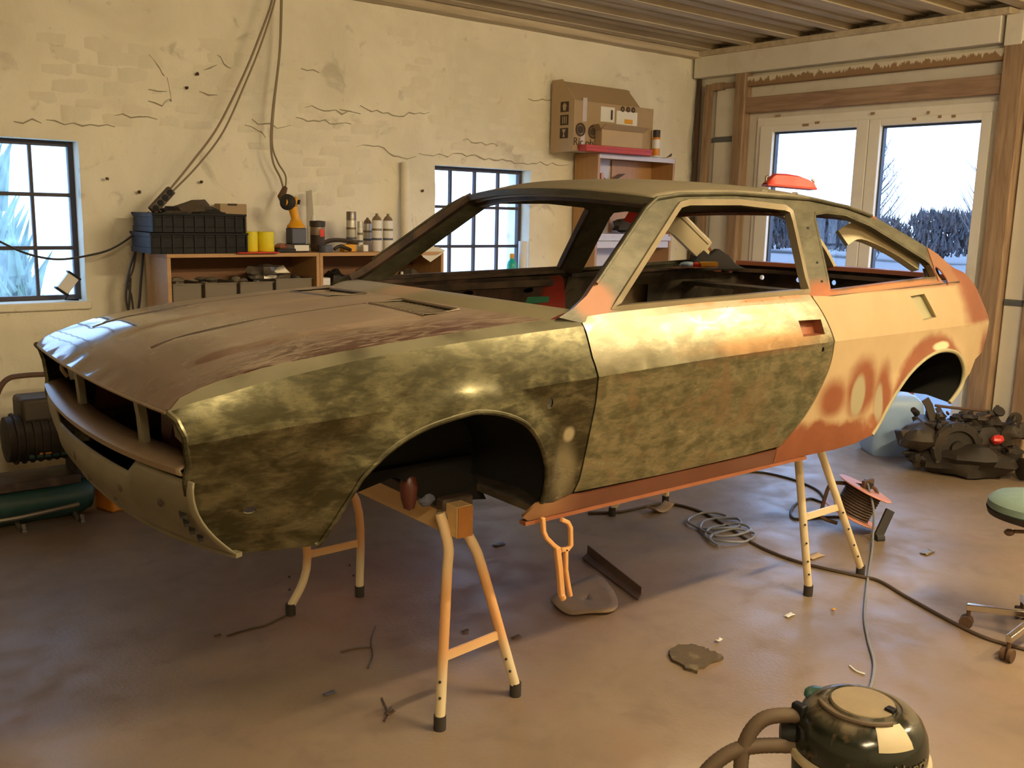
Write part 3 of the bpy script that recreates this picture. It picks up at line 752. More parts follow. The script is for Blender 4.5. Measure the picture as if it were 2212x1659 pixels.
def FW(x, z):
    """half width of the body side at (x, z)"""
    z1, z2 = Z1(x), Z2(x); w1, w2 = W1(x), W2(x)
    if z >= z1: y = w1 - ip(x, [.40, .55], [2.0, .487])*(z-z1)
    elif z >= z2:
        t = (z-z2)/(z1-z2); y = w2+(w1-w2)*t+.014*t*(1-t)
    else:
        t = (z2-z)/(z2-.25); y = w2-.003-(.036*t+.022*t*t)*ip(x, [1.65, 2.0], [1, .35]) - (.10*(.30-z) if z < .30 else 0)
    for A, amp, rad in ((FARCH_S, .024, .085), (RARCH_S, .016, .07)):
        if A is FARCH_S and x < .7 or A is RARCH_S and x > 1.9:
            d = pdist(x, z, A)
            if d < rad: t = 1-d/rad; y += amp*t*t*(3-2*t)
    return y
def WG(x, z):
    """half width of the glasshouse"""
    return W1(x) - .004 - .487*(z-Z1(min(x, 2.6)))
def inpoly(x, z, P):
    c = False; n = len(P); j = n-1
    for i in range(n):
        if (P[i][1] > z) != (P[j][1] > z) and x < (P[j][0]-P[i][0])*(z-P[i][1])/(P[j][1]-P[i][1])+P[i][0]: c = not c
        j = i
    return c
def resample(P, step, closed=True):
    out = []; n = len(P)
    for i in range(n if closed else n-1):
        a, b = P[i], P[(i+1) % n]; L = math.hypot(b[0]-a[0], b[1]-a[1]); m = max(1, int(L/step))
        for k in range(m): out.append((a[0]+(b[0]-a[0])*k/m, a[1]+(b[1]-a[1])*k/m))
    if not closed: out.append(P[-1])
    return out
def cdt(outline, holes=(), lines=(), step=.035):
    vs = []; es = []; bd = []
    for P in [outline]+list(holes):
        R = resample(P, step); o = len(vs); vs += R; es += [(o+i, o+(i+1) % len(R)) for i in range(len(R))]; bd.append(R)
    for Lr in lines:
        R = [p for p in resample(Lr, step, False) if inpoly(p[0], p[1], outline) and not any(inpoly(p[0], p[1], h) for h in holes) and pdist(p[0], p[1], vs) > step*.12]
        o = len(vs); vs += R
        for i in range(len(R)-1):
            if math.hypot(R[i+1][0]-R[i][0], R[i+1][1]-R[i][1]) < step*1.6: es.append((o+i, o+i+1))
    fixed = list(vs)
    x0, x1 = min(p[0] for p in outline), max(p[0] for p in outline); z0, z1 = min(p[1] for p in outline), max(p[1] for p in outline)
    nx, nz = int((x1-x0)/step)+1, int((z1-z0)/step)+1
    for i in range(nx+1):
        for j in range(nz+1):
            p = (x0+i*step+(step/2 if j % 2 else 0), z0+j*step)
            if inpoly(p[0], p[1], outline) and not any(inpoly(p[0], p[1], h) for h in holes) and pdist(p[0], p[1], fixed) > step*.55: vs.append(p)
    r = delaunay_2d_cdt([Vector(p) for p in vs], es, [], 0, 1e-6)
    V = [(v.x, v.y) for v in r[0]]; Fc = []
    for f in r[2]:
        cx = sum(V[i][0] for i in f)/len(f); cz = sum(V[i][1] for i in f)/len(f)
        if inpoly(cx, cz, outline) and not any(inpoly(cx, cz, h) for h in holes): Fc.append(tuple(f))
    return V, Fc
def skin(name, outline, fn, mat, parent, out, holes=(), lines=(), step=.035, solid=.006, ang=35, crease=False):
    V, Fc = cdt(outline, holes, lines, step)
    me = bpy.data.meshes.new(name); me.from_pydata([fn(*p) for p in V], [], Fc); me.update()
    s = sum((p.normal.dot(Vector(out))*p.area for p in me.polygons), 0.0)
    if s < 0: me.flip_normals()
    for p in me.polygons: p.use_smooth = True
    me.set_sharp_from_angle(angle=math.radians(ang)); me.materials.append(M[mat])
    if crease:
        at = me.attributes.get('sharp_edge') or me.attributes.new('sharp_edge', 'BOOLEAN', 'EDGE')
        on = [min(abs(v.co.z-Z2(v.co.x)), abs(v.co.z-Z1(v.co.x))) < 7e-4 and (v.co.z > .75 or pdist(v.co.x, v.co.z, FARCH_S) > .075) for v in me.vertices]
        for e in me.edges:
            if on[e.vertices[0]] and on[e.vertices[1]] and abs(me.vertices[e.vertices[0]].co.z-me.vertices[e.vertices[1]].co.z) < .03: at.data[e.index].value = True
    ec = {}
    for p in me.polygons:
        for kk in p.edge_keys: ec[kk] = ec.get(kk, 0)+1
    at = me.attributes.get('sharp_edge') or me.attributes.new('sharp_edge', 'BOOLEAN', 'EDGE')
    for e in me.edges:
        if ec.get(e.key, 0) == 1: at.data[e.index].value = True
    o = bpy.data.objects.new(name, me); COL.objects.link(o); o.parent = parent
    if solid: md = o.modifiers.new('thickness', 'SOLIDIFY'); md.thickness = solid; md.offset = -1
    return o

car = thing('car_shell', 'stripped two-door coupe body shell in bare steel and primer raised on trestles', 'car', (1.525, 2.885, .508))
car.rotation_euler = (Matrix.Rotation(math.radians(-1.0), 3, 'Z') @ Matrix.Rotation(math.radians(-.55), 3, 'Y')).to_euler(); car['_local'] = 1
# ---- curves
GAPZ = lambda x: sm(x, [-.74, -.70, -.611, -.519, -.318, -.209, .093, .337, .52], [.706, .737, .768, .790, .818, .829, .850, .862, .866])
gapw = lambda x: FW(x, GAPZ(x))
XHF = lambda y: -.757+.026*(abs(y)/.70)**2.2           # hood leading edge
XHR = lambda y: .275+.125*(abs(y)/.70)**2.4            # hood trailing edge
XWS = lambda y: .375+.115*(abs(y)/.69)**2              # windscreen base
def HZ(x, y):
    e = GAPZ(max(-.735, min(x, .45))); w = gapw(max(-.735, min(x, .45)))
    z = e + ip(x, [-.76, -.5, 0, .4], [.004, .020, .026, .024])*(1-min(1, abs(y)/w)**2)
    if x < -.735: z -= (-.735-x)*.35
    return z
FRONT_E = [(-.598, .335), (-.617, .352), (-.653, .399), (-.684, .456), (-.701, .503), (-.706, .538), (-.700, .58), (-.706, .649), (-.720, .69), (-.735, .708)]
REAR_E = [(.500, .868), (.508, .75), (.523, .69), (.522, .612), (.508, .493), (.493, .361), (.475, .322)]
fender_o = [(x, GAPZ(x)) for x in (-.70, -.65, -.6, -.5, -.4, -.3, -.2, -.1, 0, .1, .2, .3, .4, .46)] + REAR_E + [(.40, .305)] + FARCH_S + [(-.487, .325)] + FRONT_E
DREAR = smooth2([(1.515, .324), (1.562, .362), (1.637, .432), (1.699, .532), (1.737, .626), (1.739, .715), (1.705, .81), (1.668, .872)], 4)
door_o = [(p[0]+.007, p[1]) for p in REAR_E[::-1]] + [(.60, .874), (1.025, .886), (1.552, .890), (1.655, .888)] + DREAR[::-1] + [(1.3, .318), (.9, .316)]
door_o = [(.482, .322)] + door_o[1:]
quarter_o = [(p[0]+.007, p[1]) for p in DREAR] + [(1.672, .884), (1.80, .876), (2.2, .889), (2.614, .905), (2.618, 1.049), (2.69, 1.018), (2.75, .980), (2.80, .955), (2.898, .933), (2.95, .910), (3.039, .847), (3.11, .753), (3.127, .69), (3.115, .62), (3.071, .556), (2.974, .532), (2.929, .47), (2.763, .383)] + RARCH_S[::-1] + [(1.99, .274), (1.86, .262), (1.62, .256), (1.50, .256), (1.50, .318)]
sill_o = [(.475, .314), (.52, .309), (1.497, .311), (1.497, .256), (.9, .253), (.31, .258), (.285, .275), (.315, .315), (.335, .318), (.40, .302)]
HANDLE = [(1.545, .800), (1.682, .797), (1.690, .742), (1.556, .742)]
FLAP = [(2.345, .853), (2.462, .858), (2.528, .757), (2.412, .750)]
SLOT = [(2.655+.030*math.cos(t)+.028*math.sin(t), .925+.012*math.cos(t)*.3-.042*math.sin(t)) for t in [i*PI/8 for i in range(16)]]
cl1 = [(x/40, Z1(x/40)) for x in range(-29, 126)]; cl2 = [(x/40, Z2(x/40)) for x in range(-29, 126)]
DWIN = [(.650, .884), (1.070, 1.192), (1.10, 1.212), (1.15, 1.222), (1.43, 1.226), (1.69, 1.209), (1.718, 1.19), (1.664, .898)]
QWIN = [(1.80, .892), (1.858, 1.165), (1.872, 1.188), (1.95, 1.196), (2.08, 1.188), (2.233, 1.146), (2.58, .998), (2.605, .975), (2.612, .918)]
frame_o = [(.42, .872), (.486, .895), (.555, .930), (.916, 1.193), (.95, 1.218), (.985, 1.236), (1.107, 1.254), (1.4, 1.264), (1.858, 1.252), (2.092, 1.224), (2.284, 1.178), (2.50, 1.098), (2.622, 1.048), (2.622, .893), (2.2, .878), (1.80, .866), (1.66, .874), (1.0, .872), (.60, .862), (.50, .852)]
for s in (-1, 1):
    near = s < 0
    out = (0, s, 0)
    S = lambda x, z, d=0.0: (x, s*(FW(x, z)+d), z)
    FM, DM, QM = 'steel', 'steel_door', 'quarter'
    holes = [[(.342+.012*math.cos(i*PI/6), .628+.017*math.sin(i*PI/6)) for i in range(12)], [(-.56+.016*math.cos(i*PI/6), .447+.009*math.sin(i*PI/6)) for i in range(12)]]
    fd = skin('front_fender', fender_o, S, FM, car, out, holes, [cl1, cl2], .028, crease=True)
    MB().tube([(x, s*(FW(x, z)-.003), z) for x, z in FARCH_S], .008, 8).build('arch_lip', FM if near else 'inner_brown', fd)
    MB().tube([(x, s*(FW(x, z)-.004), z) for x, z in FRONT_E[4:]], .009, 8).build('headlamp_edge', FM, fd)
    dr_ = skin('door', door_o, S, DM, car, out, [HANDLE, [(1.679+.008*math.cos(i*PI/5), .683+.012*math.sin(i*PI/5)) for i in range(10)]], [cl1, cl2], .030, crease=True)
    hb = MB()
    hc = [(x, s*(FW(x, z)-.002), z) for x, z in HANDLE]; hi = [(x, s*(FW(x, z)-.045), z) for x, z in HANDLE]
    hb.add(hc+hi, [(0, 1, 5, 4), (1, 2, 6, 5), (2, 3, 7, 6), (3, 0, 4, 7), (4, 5, 6, 7)]).build('handle_recess', 'orange_primer' if near else 'interior', dr_, fix=False)
    # window frame of the door
    fr = [(x, s*(WG(x, z)-.012), z) for x, z in resample(DWIN, .04)]
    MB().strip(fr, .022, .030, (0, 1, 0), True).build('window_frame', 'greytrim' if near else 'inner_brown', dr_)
    qt = skin('rear_quarter', quarter_o, S, QM, car, out, [FLAP, SLOT], [cl1, cl2], .030, crease=True)
    fc = [(x, s*(FW(x, z)-.001), z) for x, z in FLAP]; fi = [(x, s*(FW(x, z)-.020), z) for x, z in FLAP]
    MB().add(fc+fi, [(0, 1, 5, 4), (1, 2, 6, 5), (2, 3, 7, 6), (3, 0, 4, 7), (4, 5, 6, 7)]).build('filler_flap_recess', 'olive', qt, fix=False)
    MB().add([(x, s*(FW(x, z)-.05), z) for x, z in ((2.58, .86), (2.74, .86), (2.74, .955), (2.6, .955))], [(0, 1, 2, 3)]).build('vent_backing', 'slot', qt, fix=False)
    MB().tube([(x, s*(FW(x, z)-.003), z) for x, z in SLOT], .004, 6, True).build('vent_rim', 'orange_primer', qt)
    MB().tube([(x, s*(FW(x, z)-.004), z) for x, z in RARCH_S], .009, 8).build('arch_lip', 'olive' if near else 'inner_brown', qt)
    skin('sill', sill_o, S, 'sill', car, out, (), (), .03, .01)
    MB().strip([(x/10, s*(FW(x/10, .257)-.012), .249) for x in range(3, 18)], .03, .012).build('sill_flange', 'orange_primer', car)
    G = lambda x, z: (x, s*WG(x, z), z)
    sf = skin('side_frame', frame_o, G, 'pillar', car, out, [DWIN, QWIN], (), .03, .034, 30)
    MB().strip([(x, s*(WG(x, z)-.014), z) for x, z in resample(QWIN, .04)], .014, .026, (0, 1, 0), True).build('quarter_window_edge', 'pillar', sf)
    # drip rail
    MB().tube([(x, s*(WG(x, z)+.009), z) for x, z in [(.60, .965), (.916, 1.196), (.985, 1.233), (1.107, 1.249), (1.4, 1.258), (1.858, 1.246), (2.092, 1.218), (2.25, 1.182)]], .007, 6).build('drip_rail', 'pillar', sf)
    for hx, hz in ((1.79, 1.13), (1.775, 1.0), (1.765, .93)):
        MB().cyl((hx, s*(WG(hx, hz)+.001), hz), (hx, s*(WG(hx, hz)-.004), hz), .007, n=10).build('screw_hole', 'slot', sf)
    # inner skins of doors and quarters
    di = [(p[0]+(.02 if p[0] < 1 else -.02), min(p[1], .868)) for p in door_o]
    DIN = lambda x, z: (x, s*(FW(x, min(z, .85))-.075), z)
    hl = [[(cx+.032*math.cos(i*PI/6), .800+.014*math.sin(i*PI/6)) for i in range(12)] for cx in (.86, .98, 1.10, 1.46)] + [[(.85, .42), (1.35, .42), (1.38, .66), (.95, .66)]]
    if not near:
        d2 = skin('door_inner_panel', di, DIN, 'fardoor', car, (0, -s, 0), hl, (), .04, .004)
        MB().strip([(x, s*(FW(x, .86)-.045), .878+.012*ip(x, [.6, 1.6], [-.6, .8])) for x in [.56+.1*i for i in range(12)]], .07, .016).build('door_top_rail', 'inner_brown', d2)
        MB().strip([(x, s*(FW(x, .8)-.085), .835) for x in (.7, 1.0, 1.3, 1.6)], .02, .03).build('door_stiffener', 'inner_brown', d2)
        MB().add([(x, s*(FW(x, z)-.0795), z) for x, z in ((1.45, .735), (1.60, .735), (1.60, .765), (1.46, .768))], [(0, 1, 2, 3)]).build('masking_tape', 'greentape', d2, fix=False)
        MB().cyl((1.55, s*.715, .66), (1.55, s*.69, .66), .012, n=10).build('grey_plug', 'metal', d2)
    else:
        skin('door_inner_panel', di, DIN, 'interior', car, (0, -s, 0), (), (), .08, .004)
    QIN = lambda x, z: (x, s*(FW(x, min(z, .85))-.07), z)
    qo = [(1.70, .30), (2.0, .30), (2.0, .62), (2.92, .62), (3.02, .70), (2.95, .84), (2.65, .868), (1.70, .858)]
    qh = [[(2.10, .70), (2.30, .70), (2.28, .80), (2.12, .80)], [(1.78, .45), (1.92, .45), (1.92, .70), (1.80, .72)]]
    q2 = skin('quarter_inner_panel', qo, QIN, 'interior', car, (0, -s, 0), qh if not near else (), (), .06, .004)
    MB().strip([(x, s*(FW(x, .86)-.05), .868+.02*(x-1.7)) for x in (1.70, 2.0, 2.3, 2.6, 2.8)], .08, .018).build('belt_rail', 'inner_brown', q2)
    # wheel arch tunnels
    for A, yi, nm in ((FARCH_S, .40, 'front_wheel_well'), (RARCH_S, .46, 'rear_wheel_well')):
        cxm = sum(p[0] for p in A)/len(A)
        mb = MB(); n = len(A)
        for k, (x, z) in enumerate(A): mb.v += [Vector((x, s*(FW(x, z)-.008), z)), Vector((x+(x-cxm)*.03, s*(FW(x, z)-.12), z+.018)), Vector((x, s*yi, z+.01))]
        for k in range(n-1):
            for q in range(2): mb.f.append((3*k+q, 3*k+q+1, 3*k+q+4, 3*k+q+3))
        wl = mb.build(nm, 'well', car, fix=False)
        if nm[0] == 'f': P = [(.36, .30), (.40, .225), (.278, .243), (.196, .239), (.134, .277), (.10, .33), (.04, .361), (-.067, .338), (-.20, .31), (-.36, .315)]+[(-.396, .34)]+A[::-1][1:-1]
        else: P = A + [(2.70, .38), (2.60, .40), (2.1, .36)]
        skin('inner_wall', P, lambda x, z: (x, s*(yi+.002), z), 'well', wl, out, (), (), .08, .004)
    # inner front fender rail and bracket
    MB().box((-.66, s*.34-.04, .44), (.32, s*.34+.04, .52)).build('chassis_rail', 'inner_brown', car, bevel=.008)
    MB().add([(-.66, s*.36, .42), (.32, s*.36, .42), (.32, s*.36, .83), (-.60, s*.36, .72)], [(0, 1, 2, 3)]).build('inner_fender', 'redbrown', car, fix=False)

# ---- hood with ribs and louvres
VENT = [(.112, .135), (.245, .128), (.262, .432), (.115, .462)]
hw = lambda x: gapw(max(-.735, x))-.005
xs_ = [-.73, -.715, -.70, -.67, -.62, -.55, -.45, -.3, -.15, 0, .1, .2, .3, .36, .40]
ho = [(XHF(y), y) for y in [i*.05 for i in range(-13, 14)]] + [(x, hw(x)) for x in xs_] + [(XHR(y), y) for y in [i*.05 for i in range(13, -14, -1)]] + [(x, -hw(x)) for x in xs_[::-1]]
grooves = []
for gy in (.448, .132, -.132, -.448):
    for d in (-.005, .005): grooves.append([(x/50, gy*(1+.06*(.1-x/50))+d) for x in range(-31, 5)])
def hoodz(x, y):
    z = HZ(x, y)
    if -.62 <= x <= .09:
        rib = 0
        for c in (.29, -.29):
            w = .158*(1+.06*(.1-x)); a = abs(y-c*(1+.06*(.1-x)))
            rib = max(rib, min(1, max(0, (w-a)/.008)))
        z += .005*rib*min(1, (x+.62)/.1)
    return (x, y, z)
hood = skin('hood', ho, hoodz, 'hood', car, (0, 0, 1), [VENT, [(a, -b) for a, b in VENT]], grooves, .035, .006, 25)
MB().tube([(XHF(y)+.004, y, HZ(XHF(y), y)-.006) for y in [i*.05 for i in range(-13, 14)]], .007, 8).build('hood_lip', 'bar', hood)
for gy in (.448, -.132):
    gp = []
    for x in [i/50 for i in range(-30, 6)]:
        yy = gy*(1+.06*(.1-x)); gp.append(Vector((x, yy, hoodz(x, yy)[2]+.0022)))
    MB().strip(gp, .008, .002).build('rib_shadow_line', 'rib_shade', hood)  # dark strip paints the shadow line along a rib edge
for sg in (-1, 1):
    vp = MB(); P = [(a, sg*b) for a, b in VENT]
    rim = [(x, y, HZ(x, y)+.002) for x, y in P]
    vt = MB().tube([v for v in smoothpts(rim, 1, True)], .005, 6, True).build('vent_panel', 'slotrim', hood)
    dn = [(x, y, HZ(x, y)-.010) for x, y in P]
    MB().add(rim+dn, [(0, 1, 5, 4), (1, 2, 6, 5), (2, 3, 7, 6), (3, 0, 4, 7), (4, 5, 6, 7)]).build('vent_tray', 'slot', vt, fix=False)
    for i in range(13):
        t = i/12*.97+.015; a = Vector((.113+.002*t, sg*(.138+.315*t))); b = Vector((.246+.015*t, sg*(.133+.295*t)))
        MB().strip([(a.x+(b.x-a.x)*q, a.y+(b.y-a.y)*q, HZ(a.x, a.y)+.001-.001*q) for q in (0, .5, 1)], .0075, .0016).build('vent_slat', 'slotrim', vt)
# ---- scuttle, windscreen frame, roof
sc_ = MB()
def scf(u, v):
    y = (u*2-1)*.70; x0 = XHR(y)+.006; x1 = XWS(y)+.03
    z0 = HZ(min(x0, .44), min(.68, abs(y))) - .004; z1 = .905-.020*(abs(y)/.7)**2
    t = v; return (x0+(x1-x0)*t, y, z0+(z1-z0)*t+.010*math.sin(PI*t)*.6)
sc_.grid(scf, 36, 6).build('scuttle', 'scuttle', car, fix=False, ang=50)
cl = [(x, z) for x, z in ((.470, .888), (.500, .900), (.555, .932), (.735, 1.062), (.916, 1.193), (.95, 1.218), (.978, 1.232))]
def header(y): return Vector((.90+.085*(abs(y)/.56)**2.2, y, 1.268-.034*(abs(y)/.56)**2))
nearp = [Vector((x, -(WG(x, z)-.010), z)) for x, z in cl]; farp = [Vector((p.x, -p.y, p.z)) for p in nearp]
top = [header(y) for y in [-.555]+[i*.1 for i in range(-5, 6)]+[.555]]
base = [Vector((XWS(y)+.028, y, .903-.020*(abs(y)/.7)**2)) for y in [i*.1 for i in range(6, -7, -1)]]
loop = nearp + top + farp[::-1] + base
for nm, pts, w in (('windscreen_pillar', nearp[1:], .028), ('windscreen_pillar', smoothpts(farp, 4), .060)):
    sy = 1 if pts[0].y > 0 else -1
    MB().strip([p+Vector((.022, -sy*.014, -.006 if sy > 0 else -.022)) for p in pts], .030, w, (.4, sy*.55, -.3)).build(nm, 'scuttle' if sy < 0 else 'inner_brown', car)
MB().strip([p+Vector((.022, 0, -.012)) for p in top], .05, .022).build('windscreen_header', 'pillar', car)
MB().strip([p+Vector((.040, 0, -.026)) for p in top[1:-1]], .022, .010).build('header_flange', 'greytrim', car)
MB().strip([p+Vector((.075, 0, -.03)) for p in top], .05, .03).build('header_inner_rail', 'inner_brown', car)
MB().strip([p+Vector((.012, 0, -.012)) for p in base], .03, .018).build('windscreen_base_flange', 'scuttle', car)
RE = lambda x: sm(x, [.90, .985, 1.107, 1.4, 1.858, 2.092, 2.284, 2.36], [1.222, 1.236, 1.254, 1.264, 1.252, 1.224, 1.178, 1.155])
def rooff(u, v):
    yn = v*2-1
    xa = .905+.085*abs(yn)**2.2; xb = 2.345-.06*abs(yn)**2.5; x = xa+(xb-xa)*u
    w = WG(x, RE(x))+.002; y = yn*w
    z = RE(x)+.050*(1-abs(yn)**2.4)*ip(x, [.9, 1.05, 2.0, 2.35], [.80, 1, 1, .9])
    if x > 2.2: z -= .25*(x-2.2)**2*(1-yn*yn)
    return (x, y, z)
MB().grid(rooff, 44, 28).build('roof', 'roof', car, fix=False, ang=50, solid=-.012)
MB().grid(lambda u, v: tuple(Vector(rooff(.03+u*.94, .03+v*.94))-Vector((0, 0, .03))), 20, 14).build('headliner_side', 'inner_brown', car, fix=False)
for xx in (1.25, 1.62, 1.98):
    MB().strip([Vector(rooff((xx-.95)/1.38, v/12))-Vector((0, 0, .040)) for v in range(1, 12)], .05, .012).build('roof_bow', 'inner_brown', car)
MB().strip([Vector(rooff(.985, v/12))-Vector((0, 0, .02)) for v in range(0, 13)], .05, .03).build('roof_rear_rail', 'orange_primer', car)
# ---- inner trim of the rear pillars
ct = [Vector((2.16, .53, 1.165)), Vector((2.30, .545, 1.125)), Vector((2.47, .575, 1.04)), Vector((2.58, .595, .985))]
MB().strip(smoothpts(ct, 4), .05, .11, (0, -.35, 1)).tube([p+Vector((0, -.03, .04)) for p in smoothpts(ct, 4)], .018, 8).build('pillar_trim', 'cream_trim', car)
MB().prism([(2.54, .56, 1.02), (2.62, .58, .97), (2.575, .575, .925), (2.53, .57, .965)], (0, .004, 0)).build('torn_trim_flap', 'cream_trim', car)
cn = [Vector((2.20, -.50, 1.085)), Vector((2.27, -.53, 1.115)), Vector((2.45, -.575, 1.055)), Vector((2.62, -.61, .975))]
MB().strip(smoothpts(cn, 4), .035, .075, (0, .3, 1)).build('pillar_trim', 'cream_trim', car)
vs_ = [Vector((2.30, -.06, 1.19)), Vector((2.55, -.02, 1.14)), Vector((2.80, .04, 1.04)), Vector((2.99, .08, .91))]
MB().strip(smoothpts(vs_, 5), .075, .018, (1, 0, 1)).build('hatch_strap', 'cream_trim', car)
MB().prism([(2.42, .56, .87), (2.55, .56, .985), (2.60, .56, .955), (2.66, .55, .99), (2.74, .55, .955), (2.80, .54, .905), (2.88, .53, .875)], (.03, .06, 0)).build('black_insulation', 'blackcloth', car, bevel=.01)
# ---- rear panel with row of holes
def rearp(y, z): return (3.045-.10*(abs(y)/.72)**3 - .25*max(0, z-.88), y, z)
rh = [[(cy_+.014*math.cos(i*PI/6), .826+.014*math.sin(i*PI/6)) for i in range(12)] for cy_ in (.52, .30, .08, -.17, -.42)]
skin('rear_panel', [(-.70, .45), (.70, .45), (.72, .80), (.66, .90), (-.66, .90), (-.72, .80)], rearp, 'inner_brown', car, (1, 0, 0), rh, (), .05, .006)
MB().strip([Vector(rearp(y/10, .905))+Vector((-.03, 0, 0)) for y in (-6.4, -6, -4, -2, 0, 2, 4, 6, 6.4)], .075, .022).build('rear_top_rail', 'orange_primer', car)
MB().strip([Vector(rearp(y/10, .865))+Vector((-.05, 0, 0)) for y in range(-7, 8)], .05, .02).build('rear_inner_rail', 'inner_brown', car)
MB().strip([(2.60, y/10, .80) for y in range(-7, 8)], .12, .02).build('rear_cross_rail', 'interior', car)
# ---- floor, bulkheads
MB().box((.20, -.44, .224), (.32, .44, .266)).build('front_subframe', 'inner_brown', car, bevel=.008)
MB().box((.36, -.70, .262), (2.25, .70, .285)).box((.30, -.39, .262), (.359, .39, .285)).build('floor_pan', 'interior', car, smooth=False)
MB().box((2.0, -.44, .40), (3.03, .44, .43)).box((2.0, -.44, .262), (2.03, .44, .43)).build('boot_floor', 'interior', car, smooth=False)
MB().grid(lambda u, v: (.30+.04*math.sin(v*PI), -.39+.78*u, .27+.60*v), 8, 8).build('firewall', 'interior', car, fix=False)
MB().strip([(.46, y/10, .80) for y in range(-7, 8)], .18, .02).build('dashboard_rail', 'interior', car)
MB().grid(lambda u, v: (2.02+.12*v, -.62+1.24*u, .28+.42*v), 6, 6).build('seat_bulkhead', 'interior', car, fix=False)
MB().tube(smoothpts([(.3, 0, .30), (.9, 0, .36), (1.6, 0, .33), (2.0, 0, .30)]), .10, 12).build('transmission_tunnel', 'interior', car)
# ---- nose: grille surround, bar, valance, radiator posts
XB = lambda y: -.768+.062*(abs(y)/.70)**2.2
ys = [i*.05 for i in range(-13, 14)]; ys = [-.672]+ys+[.672]
bar = MB()
for y in ys:
    x0 = XB(y); lift = .012*(abs(y)/.7)**2
    bar.v += [Vector((x0+.075, y, .566+lift)), Vector((x0+.02, y, .561+lift)), Vector((x0, y, .552+lift)), Vector((x0+.002, y, .543+lift)), Vector((x0+.04, y, .538+lift))]
for i in range(len(ys)-1):
    for k in range(4): bar.f.append((5*i+k, 5*i+k+1, 5*i+k+6, 5*i+k+5))
nb_ = bar.build('bumper_bar', 'bar', car, fix=False, ang=25, solid=.006)
XV0 = lambda y: -.752+.055*(abs(y)/.70)**2.2
XV1 = lambda y: -.705+.115*(abs(y)/.72)**2.6
def valf(u, v):
    y = (u*2-1)*.715; z0 = .492+.010*(abs(y)/.7)**2 if abs(y) < .36 else .494+.046*min(1, (abs(y)-.36)/.06); z1 = .338
    t = v; x = XV0(y)+(XV1(y)-XV0(y))*t**1.6 - .016*math.sin(PI*t)
    return (x, y, z0+(z1-z0)*t)
vl = MB().grid(valf, 44, 10).build('front_valance', 'valance', car, fix=False, ang=60, solid=.006)
for (y, z, w, hh) in ((-.55, .455, .035, .02), (-.30, .44, .05, .03), (.12, .44, .03, .035), (.02, .40, .02, .05), (-.20, .385, .045, .02)):
    t = (.5-z)/.162; x = XV0(y)+(XV1(y)-XV0(y))*t**1.6-.016*math.sin(PI*t)-.0075
    MB().blobm((x+.004, y, z), (.005, w/2, hh/2), 1, .2, 12).build('dent', 'inner_brown', vl)
for k in range(4):
    z = .448-.022*k; y = -.655
    t = (.5-z)/.162; x = XV0(y)+(XV1(y)-XV0(y))*t**1.6-.016*math.sin(PI*t)-.008
    MB().box((x-.002, y-.022, z-.004), (x+.010, y+.022, z+.004), rot=Matrix.Rotation(math.radians(-14), 3, 'Z')).build('vent_slit', 'slot', vl)
MB().strip([(valf(u/20, 1)) for u in range(0, 21)], .02, .012).build('valance_lip', 'valance', vl)
for (y, x) in ((.24, -.70), (-.37, -.70)):
    MB().strip([(x, y, .55), (x-.005, y, .64), (x-.015, y, .715)], .035, .02, (1, 0, 0)).build('grille_post', 'valance', car)
for sg in (-1, 1):
    MB().strip([(-.655, sg*.52, .60), (-.665, sg*.53, .66), (-.70, sg*.545, .72)], .06, .012, (1, 0, 0)).build('lamp_bracket', 'valance', car)
    MB().tube(smoothpts([(-.66, sg*.58, .60), (-.675, sg*.59, .63), (-.66, sg*.605, .66)]), .008, 8).build('lamp_clip', 'bar', car)
    MB().add([(-.60, sg*.45, .52), (-.60, sg*.69, .52), (-.60, sg*.69, .74), (-.60, sg*.45, .74)], [(0, 1, 2, 3)]).build('lamp_bucket', 'well', car, fix=False)
MB().add([(-.58, -.12, .46), (-.58, -.34, .46), (-.57, -.34, .74), (-.57, -.12, .74)], [(0, 1, 2, 3)]).build('radiator_panel', 'redbrown', car, fix=False)
MB().box((-.66, -.66, .46), (-.62, .66, .52)).build('lower_crossmember', 'inner_brown', car, bevel=.006)
MB().grid(lambda u, v: (-.66+u*.98, -.44+.88*v, .40), 3, 3).build('engine_bay_floor', 'well', car, fix=False)
MB().lathe([(.001, -.10), (.018, -.09), (.026, -.06), (.030, -.02), (.024, .01), (.015, .02)], (.105, -.385, .335), 14).build('red_bracket', 'redbrown', car)
MB().blobm((.165, -.395, .262), (.03, .02, .022), 3, .3).build('rubber_mount', 'bluegrey', car)
# ================================================================== THINGS
def at_d(x, y, ref):
    """point on the pixel's ray at the same view depth as ref"""
    d = pray(x, y); ref = Vector(ref); return EYE + d*((ref-EYE).dot(fwd)/d.dot(fwd))
def low(*pts): return Vector((sum(p[0] for p in pts)/len(pts), sum(p[1] for p in pts)/len(pts), min(p[2] for p in pts)))

